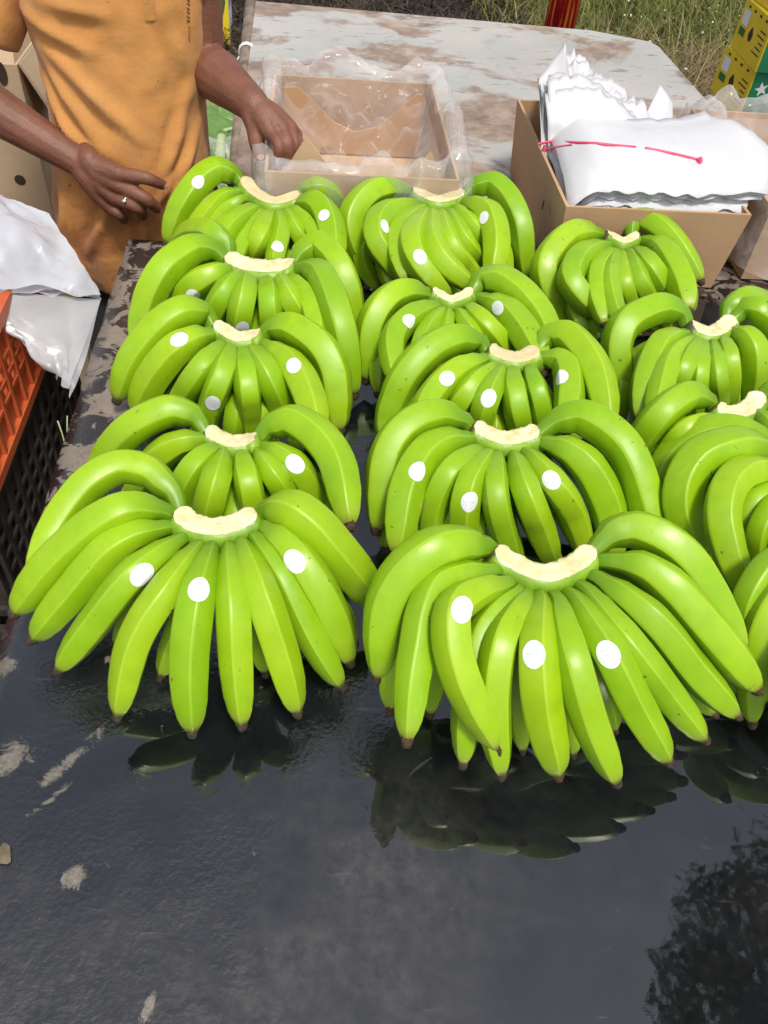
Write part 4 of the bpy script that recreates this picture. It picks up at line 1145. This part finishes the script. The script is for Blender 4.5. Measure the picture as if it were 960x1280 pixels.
    tr.tube([(PX, PY, .60), (PX, PY, .72), (PX, PY, .86)], [.145, .155, .145], 24, .78, V((0, 1, 0)))
    for s in (-1, 1):
        hx = PX+s*.085
        tr.tube([(hx, PY, .74), (hx+s*.01, PY-.005, .52), (hx+s*.015, PY-.01, .38), (hx+s*.02, PY+.015, .15), (hx+s*.02, PY+.02, GZ+.05)], [.098, .092, .082, .075, .072], 18)
    tr.obj('trousers', M['trouser'], body)
    # shirt ----------------------------------------------------------
    NA, NZ = 120, 110
    prof = [(.585, -.395, 1.715, .176, .122), (.66, -.392, 1.712, .178, .124), (.76, -.386, 1.708, .172, .124), (.86, -.376, 1.708, .158, .120), (.95, -.370, 1.715, .152, .117), (1.05, -.368, 1.722, .156, .119),
            (1.14, -.371, 1.728, .166, .122), (1.21, -.374, 1.732, .178, .118), (1.27, -.375, 1.735, .180, .100), (1.305, -.375, 1.737, .150, .084), (1.335, -.375, 1.735, .095, .072), (1.36, -.373, 1.730, .066, .064)]
    def cut(z):
        for q, r in zip(prof, prof[1:]):
            if z <= r[0]:
                u = (z-q[0])/(r[0]-q[0]); return [q[i]+(r[i]-q[i])*u for i in range(5)]
        return prof[-1]
    def fold(x, z, ang):
        """wrinkles of the front: long diagonals from the right armpit to the left hip, pinch at the hand, hem waves"""
        h = 0.0
        front = max(0.0, -math.sin(ang))
        # diagonals
        for (x0, z0, x1, z1, w, a) in ((-.50, 1.10, -.33, .93, .014, .009), (-.50, 1.07, -.40, .90, .012, .010), (-.51, 1.02, -.44, .88, .010, .010), (-.52, 1.13, -.40, 1.08, .012, .009),
                                       (-.47, .95, -.38, .845, .009, .011), (-.455, .92, -.36, .86, .007, -.006),
                                       (-.235, 1.02, -.30, .84, .010, .008), (-.225, .95, -.29, .80, .008, .009), (-.25, .90, -.33, .79, .007, .007),
                                       (-.47, 1.155, -.36, 1.14, .012, .006), (-.28, 1.18, -.24, 1.05, .012, .005), (-.40, .82, -.48, .68, .010, .010), (-.34, .83, -.36, .66, .010, .009), (-.28, .83, -.27, .66, .012, .008), (-.50, .84, -.53, .66, .014, .010)):
            dx, dz = x1-x0, z1-z0; L = math.hypot(dx, dz); t = ((x-x0)*dx+(z-z0)*dz)/(L*L); tc = min(1, max(0, t))
            d = math.hypot(x-(x0+dx*tc), z-(z0+dz*tc)); fade = math.sin(math.pi*min(1, max(0, .12+tc*.76)))
            h += a*fade*math.exp(-(d/w)**2)
            # the shaded trough just below each ridge
            h -= .6*a*fade*math.exp(-(((x-x0)*dz-(z-z0)*dx)/L/w-1.7)**2-((t-.5)/.5)**4)
        return 1.5*h*(.25+.75*front)
    vs = []
    for i in range(NZ):
        z = .585+(1.36-.585)*i/(NZ-1); q = cut(z)
        for j in range(NA):
            a = 2*math.pi*j/NA; ca, sa = math.cos(a), math.sin(a)
            e = 2/2.4
            x = q[1]+q[3]*math.copysign(abs(ca)**e, ca); y = q[2]+q[4]*math.copysign(abs(sa)**e, sa)
            n = V((ca, sa, 0))
            low = max(0, (.80-z)/.2)
            w = fold(x, z, a) + .005*mnoise.noise(V((x*7, y*7, z*5))) + .010*low*math.sin(a*7+1.3*math.sin(a*3)) + .004*(1-abs(mnoise.noise(V((x*16+z*9, y*16, z*12-x*8))))*2)*(.4+.6*max(0, -math.sin(a))) + .002*mnoise.noise(V((x*40, y*40, z*30)))
            p = V((x, y, z))+n*w
            if i == 0: p.z += .008*math.sin(a*3)
            vs.append(p)
    sh = MB(); f = [(i*NA+j, i*NA+(j+1) % NA, (i+1)*NA+(j+1) % NA, (i+1)*NA+j) for i in range(NZ-1) for j in range(NA)]
    sh.add(vs, f)
    def sleeve(a, c, r0, r1, seed):
        n = 26; rings = []
        pts, _ = spline([a+(a-c)*.25, a, a.lerp(c, .5)+V((0, 0, .006)), c], n)
        R = [r0*.9+(r1-r0*.9)*(k/(n-1)) for k in range(n)]
        rs = tube_rings(pts, R, 40, 1.0, V((0, 1, 0)))
        out = []
        for k, r in enumerate(rs):
            out.append([p+(p-pts[k]).normalized()*(.006*mnoise.noise(p*16+V((seed, 0, 0)))+.003*mnoise.noise(p*40)) for p in r])
        # turned-in hem
        for s_ in (.94, .86): out.append([pts[-1]+(p-pts[-1])*s_-(pts[-1]-pts[-2])*(1.2*(1-s_)*12) for p in rs[-1]])
        sh.loft(out, cap=False)
    sleeve(shR+V((.02, 0, -.005)), V((-.625, 1.690, 1.085)), .078, .082, 1)
    sleeve(shL+V((-.02, 0, -.005)), V((-.222, 1.722, 1.165)), .064, .056, 5)
    so = sh.obj('shirt', M['shirt'], body)
    bv = BVHTree.FromPolygons(sh.v, sh.f)
    def onshirt(px, py, lift=.0012):
        d = ray(px, py).normalized(); h = bv.ray_cast(CC, d)
        return (h[0]-d*lift) if h[0] is not None else aty(px, py, 1.62)
    def band(name, pts, w, mat):
        n = 40; c = []
        for k in range(n):
            u = k/(n-1)*(len(pts)-1); i = min(int(u), len(pts)-2); t = u-i
            c.append((pts[i][0]+(pts[i+1][0]-pts[i][0])*t, pts[i][1]+(pts[i+1][1]-pts[i][1])*t))
        v = []
        for i, (x, y) in enumerate(c):
            a, b_ = c[max(i-1, 0)], c[min(i+1, n-1)]; dx, dy = b_[0]-a[0], b_[1]-a[1]; L = math.hypot(dx, dy) or 1
            nx, ny = -dy/L*w, dx/L*w
            v += [onshirt(x+nx, y+ny), onshirt(x-nx, y-ny)]
        mesh(name, v, [(2*i, 2*i+1, 2*i+3, 2*i+2) for i in range(n-1)], M[mat], so)
    band('placket', [(182, -60), (184, -20), (186, 4), (188, 26)], 6.5, 'shirt_seam')
    band('placket_stitch', [(181.5, 25.5), (194.5, 25)], .6, 'thread')
    for q in ((185, -40), (186.5, -8)):
        c = onshirt(*q, .002); mesh('button', [c+(c-CC).normalized()*-.001]+[c+(CR*math.cos(k*math.pi/5)+CU*math.sin(k*math.pi/5))*.005 for k in range(10)], [(0, 1+k, 1+(k+1) % 10) for k in range(10)], M['nail'], so)
    # embroidered lettering running down the chest
    for k, (x, y) in enumerate([(235.5, -6+5.2*i) for i in range(7)]):
        band('embroidery', [(x-2.2, y), (x+1.8, y+1.2+(k % 2)), (x-1.4+(k % 3), y+3.4)], .55, 'thread')
    for k in range(5): band('embroidery', [(236+(k % 2), 33+4*k), (237.5-(k % 2)*1.5, 36+4*k)], .8, 'thread_red')
    # collar
    cl = MB(); n = 30; rings = []
    for k in range(n+1):
        a = -math.pi/2+.28+(2*math.pi-.56)*k/n; ca, sa = math.cos(a), math.sin(a)
        c = V((-.373, 1.728, 0))
        rings.append([c+V((ca*r, sa*r*.95, z)) for r, z in ((.066, 1.355), (.064, 1.395), (.070, 1.398), (.086+.02*max(0, -sa), 1.350), (.083, 1.348), (.068, 1.388))])
    cl.loft(rings); cl.obj('collar', M['shirt'], so)
person()

# ================================================================== BEYOND
def carton_closed(loc, sx, sy, h, rz, left, front, label, right=None, extra=None):
    """closed printed carton; loc = bottom corner nearest the table, faces: left (-x), front (-y), right (+x)"""
    c = empty('printed_carton', V(loc), label, 'carton', 'printed banana cartons stacked on the ground')
    c.rotation_euler.z = rz
    L = V(loc)
    def add(nm, poly, nr, mat, th=.005): return panel(nm, [L+V(p) for p in poly], V(nr), th, M[mat], c)
    e = .0005
    add('side_panel', [(0, sy, e), (0, .0, e), (0, .0, h), (0, sy, h)], (1, 0, 0), left)
    add('front_panel', [(.0055, 0, e), (sx, 0, e), (sx, 0, h), (.0055, 0, h)], (0, 1, 0), front)
    add('side_panel', [(sx, .0055, e), (sx, sy, e), (sx, sy, h), (sx, .0055, h)], (-1, 0, 0), right or left)
    add('back_panel', [(sx-.0055, sy, e), (.0055, sy, e), (.0055, sy, h), (sx-.0055, sy, h)], (0, -1, 0), front)
    add('lid', [(.0055, .0055, h-.006), (sx-.0055, .0055, h-.006), (sx-.0055, sy-.0055, h-.006), (.0055, sy-.0055, h-.006)], (0, 0, 1), left)
    def decal(nm, face, pts, mat, lift=.0012):
        if face == 'left': P = [L+V((-lift, y, z)) for y, z in pts]
        elif face == 'right': P = [L+V((sx+lift, y, z)) for y, z in pts]
        else: P = [L+V((x, -lift, z)) for x, z in pts]
        mesh(nm, P, [tuple(range(len(P)))], M[mat], c, False)
    return c, decal
def ell(cx, cz, rx, rz, n=14, drop=0):
    return [(cx+rx*math.cos(2*math.pi*k/n)*(1-drop*max(0, math.sin(2*math.pi*k/n))), cz+rz*math.sin(2*math.pi*k/n)) for k in range(n)]
def stack_right():
    h = .205; sx, sy = .36, .37
    # corner of the upper carton seen at px (943,90)
    zc_ = .445
    c = at(946, 91, zc_)
    names = ('yellow and green banana carton at the bottom of the stack by the dry grass', 'yellow and green banana carton second from the ground by the dry grass', 'yellow carton with green front and white label, below the tilted top cartons', 'yellow carton with green front, topmost of the stack by the dry grass')
    z = zc_-h*2-.002
    offs = [(.02, .0, .04), (.0, .012, .02), (-.012, -.005, -.05), (.03, -.02, .02)]
    zz = zc_-2*h
    # pedestal: stack starts on the ground
    k0 = zz-GZ
    for i in range(4):
        dx, dy, rz = offs[i]
        b, decal = carton_closed((c.x+dx, c.y+dy, zz if i else GZ+.001), sx, sy, h if i else (zz+h-GZ-.002), rz, 'yellow', 'green', names[i])
        hh = h if i else zz+h-GZ-.002; y0 = hh-h
        decal('paper_label', 'left', [(.26, y0+.11), (.34, y0+.11), (.34, y0+.17), (.26, y0+.17)], 'white')
        decal('printed_block', 'left', [(.26, y0+.066), (.335, y0+.066), (.335, y0+.098), (.26, y0+.098)], 'dkgreen')
        decal('hand_hole', 'left', ell(.19, y0+.10, .026, .030, drop=.6), 'hole')
        for q in range(5): decal('print_line', 'left', [(.03, y0+.05+.022*q), (.12-.02*(q % 3), y0+.05+.022*q), (.12-.02*(q % 3), y0+.056+.022*q), (.03, y0+.056+.022*q)], 'ink')
        for q in range(4): decal('print_mark', 'left', [(.06+.075*q, y0+.180), (.085+.075*q, y0+.180), (.085+.075*q, y0+.190), (.06+.075*q, y0+.190)], 'ink')
        decal('printed_star', 'front', [(.06+(.035 if k % 2 else .014)*math.cos(k*math.pi/5), y0+.13+(.035 if k % 2 else .014)*math.sin(k*math.pi/5)) for k in range(10)], 'white')
        zz += h+.002
stack_right()
def stack_left():
    c = at(288, 58, GZ); h = .40
    sx, sy = .45, .34
    names = ('yellow carton with white side and green banana print, on the ground behind the man', 'yellow carton with white side stacked on its twin behind the man')
    for i in range(2):
        b, decal = carton_closed((c.x-sx+.01*i, c.y+.01*i, GZ+.001+i*(h+.002)), sx, sy, h, .03, 'yellow', 'yellow', names[i], right='white')
        decal('banana_print', 'front', [(.385+.040*math.cos(a)+.018*math.sin(a*2), .19+.12*math.sin(a)) for a in [k*math.pi/8 for k in range(16)]], 'dkgreen')
        decal('banana_print', 'front', [(.390+.010*math.cos(a), .19+.09*math.sin(a)) for a in [k*math.pi/6 for k in range(12)]], 'yellow', .0020)
        for q in range(3): decal('print_line', 'front', [(.29, .26+.028*q), (.335, .265+.028*q), (.33, .273+.028*q), (.285, .268+.028*q)], 'ink')
        for q in range(3):
            y = .07+.075*q
            for poly in ([(y, .17), (y+.012, .17), (y+.012, .25), (y, .25)], [(y+.014, .235), (y+.04, .235), (y+.04, .25), (y+.014, .25)], [(y+.042, .17), (y+.054, .17), (y+.054, .25), (y+.042, .25)]): decal('print_letter', 'right', poly, 'ink')
stack_left()
def foil_post():
    p = aty(704, 12, 3.75)
    o = empty('foil_post', V((p.x, p.y, GZ)), 'red post wrapped in gold-streaked foil behind the grey table', 'post')
    m = MB(); rings = []
    for k in range(30):
        z = GZ-.02+2.3*k/29
        rings.append([V((p.x+(.066+.004*mnoise.noise(V((j*.9, k*.4, 0))))*math.cos(2*math.pi*j/20), p.y+.066*math.sin(2*math.pi*j/20), z)) for j in range(20)])
    m.loft(rings); m.obj('foil_wrap', M['foil'], o)
    MB().tube([(p.x, p.y, 2.15), (p.x, p.y, 2.21)], .045, 14).obj('post_core', M['wood'], o)
foil_post()

def set_hue(o, hs):
    a = o.data.attributes.new('hue', 'FLOAT', 'POINT'); a.data.foreach_set('value', hs)
def blades(name, n, fn, mat, label, cat, seg=3):
    vs = []; f = []; hs = []
    for _ in range(n):
        x, y, z, hgt, wid, lean, hue = fn()
        a = rnd(0, 6.28); d = V((math.cos(a), math.sin(a), 0)); s = V((-d.y, d.x, 0))
        b = len(vs)
        for k in range(seg+1):
            u = k/seg; c = V((x, y, z))+d*(lean*hgt*u*u)+V((0, 0, hgt*(u-.35*lean*u*u)))
            w = wid*(1-u*.9)
            vs += [c+s*w, c-s*w]; hs += [hue, hue]
        f += [(b+2*k, b+2*k+1, b+2*k+3, b+2*k+2) for k in range(seg)]
    o = mesh(name, vs, f, M[mat]); set_hue(o, hs); tag(o, label, cat, kind='stuff'); return o
def gz(x, y): return GZ+.025*fbm((x, y, 0), 1.3, 4)-.01
def f_grass():
    while True:
        x = rnd(1.2, 6.5); y = rnd(3.9, 10)
        dens = mnoise.noise(V((x*1.1, y*1.1, 2)))
        if y > 4.6+.25*(x-2)+.5*dens and (dens > -.35 or random.random() < .4): break
    return x, y, gz(x, y), rnd(.12, .42), rnd(.004, .011), rnd(.3, 1.3), min(1, max(0, .4+.5*mnoise.noise(V((x*.9, y*.9, 7)))+rnd(-.25, .25)))
blades('wild_grass', 16000, f_grass, 'grass', 'green and yellowing wild grass growing behind the tables', 'grass')
def f_straw():
    while True:
        x = rnd(.9, 5.0); y = rnd(3.1, 7.2)
        if abs(y-(4.35+.22*(x-2)))<1.0+.5*mnoise.noise(V((x, y, 5))): break
    return x, y, gz(x, y)+rnd(0, .03), rnd(.12, .45), rnd(.002, .006), rnd(.8, 2.2), rnd(0, 1)
blades('dry_straw', 11000, f_straw, 'straw', 'tangled dry straw bank between the tables and the grass', 'straw')
def f_straw_dark():
    x = rnd(-.6, 1.5); y = rnd(3.9, 7.5)
    return x, y, gz(x, y)+rnd(0, .05), rnd(.05, .22), rnd(.003, .009), rnd(1, 2.6), random.random()**1.6
blades('dark_straw_heap', 7000, f_straw_dark, 'straw_dark', 'dark straw lying behind the grey table', 'straw')  # straw blades in very dark tones fill the strip behind the grey table
def flowers():
    vs = []; f = []; hs = []
    for _ in range(900):
        x, y, z, h, *_r = f_grass(); c = V((x, y, z+h*.8+.05)); r = rnd(.004, .010)
        a = V((rnd(-1, 1), rnd(-1, .2), rnd(.3, 1))).normalized(); u = a.orthogonal().normalized(); w = a.cross(u); b = len(vs)
        vs += [c+u*r, c+w*r, c-u*r, c-w*r, c+a*r*.5]; hs += [rnd(0, 1)]*5
        f += [(b, b+1, b+4), (b+1, b+2, b+4), (b+2, b+3, b+4), (b+3, b, b+4)]
    o = mesh('weed_flowers', vs, f, M['flower']); set_hue(o, hs); tag(o, 'tiny white weed flowers scattered through the grass', 'flowers', kind='stuff')
flowers()
def litter():
    vs = []; f = []; hs = []
    for _ in range(9000):
        x = rnd(-2.2, .2) if random.random() < .7 else rnd(.2, 4); y = rnd(1.6, 6.5); r = rnd(.008, .035)*(1 if random.random() < .9 else 1.8); a = rnd(0, 6.28); z = gz(x, y)+.012+rnd(0, .018)
        d = V((math.cos(a), math.sin(a), rnd(-.5, .5))); s = V((-math.sin(a), math.cos(a), rnd(-.5, .5))); c = V((x, y, z)); b = len(vs); k = rnd(.15, .5)
        vs += [c-d*r, c+s*r*k+V((0, 0, r*.3)), c+d*r, c-s*r*k+V((0, 0, r*.2))]; h = random.random()**1.3; hs += [h]*4; f.append((b, b+1, b+2, b+3))
    o = mesh('leaf_litter', vs, f, M['litter']); set_hue(o, hs); tag(o, 'brown dry leaf litter strewn over the earth', 'leaf litter', kind='stuff')
litter()

# banana leaves and a clear bag on the ground beside the sorting table
def leaf_sheet(name, a, b, w, seed, label, lift=.05):
    n = 26; m = 11; vs = []; d = (b-a); s = V((-d.y, d.x, 0)).normalized()
    for i in range(n):
        u = i/(n-1); c = a+d*u+V((0, 0, lift*math.sin(math.pi*u)))
        ww = w*(math.sin(math.pi*min(1, .12+.86*u)))**.6
        for j in range(m):
            v = (j/(m-1)-.5)*2
            p = c+s*(v*ww)+V((0, 0, .06*abs(v)*(1-.4*abs(v))+.03*mnoise.noise(V((u*5, v*2.5, seed)))+.012*mnoise.noise(V((u*16, v*3, seed)))))
            p.z = max(p.z, GZ+.02); vs.append(p)
    o = empty('banana_leaf', V((a.x, a.y, GZ)), label, 'leaf', 'cut banana leaves on the ground')
    mesh('blade', vs, grid_faces(n, m), M['bleaf'], o)
    MB().tube([a+d*(k/9)+V((0, 0, lift*math.sin(math.pi*k/9)+.012)) for k in range(10)], [.014-.001*k for k in range(10)], 7).obj('midrib', M['stalk'], o)
g = at(285, 190, GZ)
leaf_sheet('l', at(235, 215, .02), at(322, 168, .02), .16, 1.0, 'wide green banana leaf lying on the litter beside the grey table', .08)
leaf_sheet('l', at(230, 172, 0), at(300, 158, .02), .13, 2.5, 'torn banana leaf behind the plastic bag, near the grey table', .05)
leaf_sheet('l', at(300, 250, .02), at(268, 180, .08), .14, 4.5, 'banana leaf with pale midrib under the clear bag', .10)
c = at(283, 212, .10)
bag = empty('clear_bag', V((c.x, c.y, GZ)), 'crumpled clear plastic bag with a pale stalk lying on banana leaves', 'plastic bag')
crumple('bag_film', (c.x, c.y, .06), .15, 7.7, 'film_clear', bag, (1.1, 1.2, .9))
MB().tube([(c.x-.03, c.y-.12, .02), (c.x-.03, c.y, .10), (c.x-.02, c.y+.10, .20)], [.028, .024, .018], 10).obj('stalk', M['stalk'], bag)

# shade tree to the right; its crown is mirrored in the wet table
def tree():
    T = V((5.0, 1.7, GZ))
    o = empty('shade_tree', T, 'broad dark green shade tree standing to the right of the tables', 'tree')
    b = MB(); c, _ = spline([T+V((0, 0, -.1)), T+V((-.05, 0, 1.5)), T+V((-.2, .05, 3.2)), T+V((-.25, .1, 5.5))], 16); b.tube(c, [.20-.009*k for k in range(16)], 14)
    cl = []
    for k in range(9):
        a = k*2.4; L = rnd(1.1, 1.9); z0 = 2.8+.3*k
        s = T+V((-.18, .05, z0)); e = s+V((math.cos(a)*L, math.sin(a)*L, rnd(.7, 1.4)))
        c, _ = spline([s, s.lerp(e, .5)+V((0, 0, .15)), e], 8); b.tube(c, [.075-.008*q for q in range(8)], 8); cl += [e, s.lerp(e, .7)]
    s = T+V((-.2, .05, 3.4))
    for e in (V((2.50, .80, 5.3)), V((2.95, 1.25, 5.5)), V((2.85, .45, 5.4))):
        c, _ = spline([s, s.lerp(e, .5)+V((0, 0, .35)), e], 9); b.tube(c, [.08-.008*q for q in range(9)], 8); cl += [e, s.lerp(e, .75)]
    b.obj('trunk', M['bark'], o)
    vs = []; f = []; hs = []
    for q in cl:
        R = rnd(.55, .85) if q.x > 3.0 else .46
        for _ in range(420 if q.x > 3.2 else 1500):
            d = V((rnd(-1, 1), rnd(-1, 1), rnd(-.8, .8)))
            if d.length > 1: continue
            p = q+d*R; a = V((rnd(-1, 1), rnd(-1, 1), rnd(-1, .4))).normalized(); u = a.orthogonal().normalized(); w = rnd(.02, .035); l = rnd(.07, .13)
            k = len(vs); vs += [p, p+a*l*.5+u*w, p+a*l, p+a*l*.5-u*w]; hs += [random.random()]*4; f.append((k, k+1, k+2, k+3))
    cr = mesh('crown', vs, f, M['treeleaf'], o, False); set_hue(cr, hs)
tree()
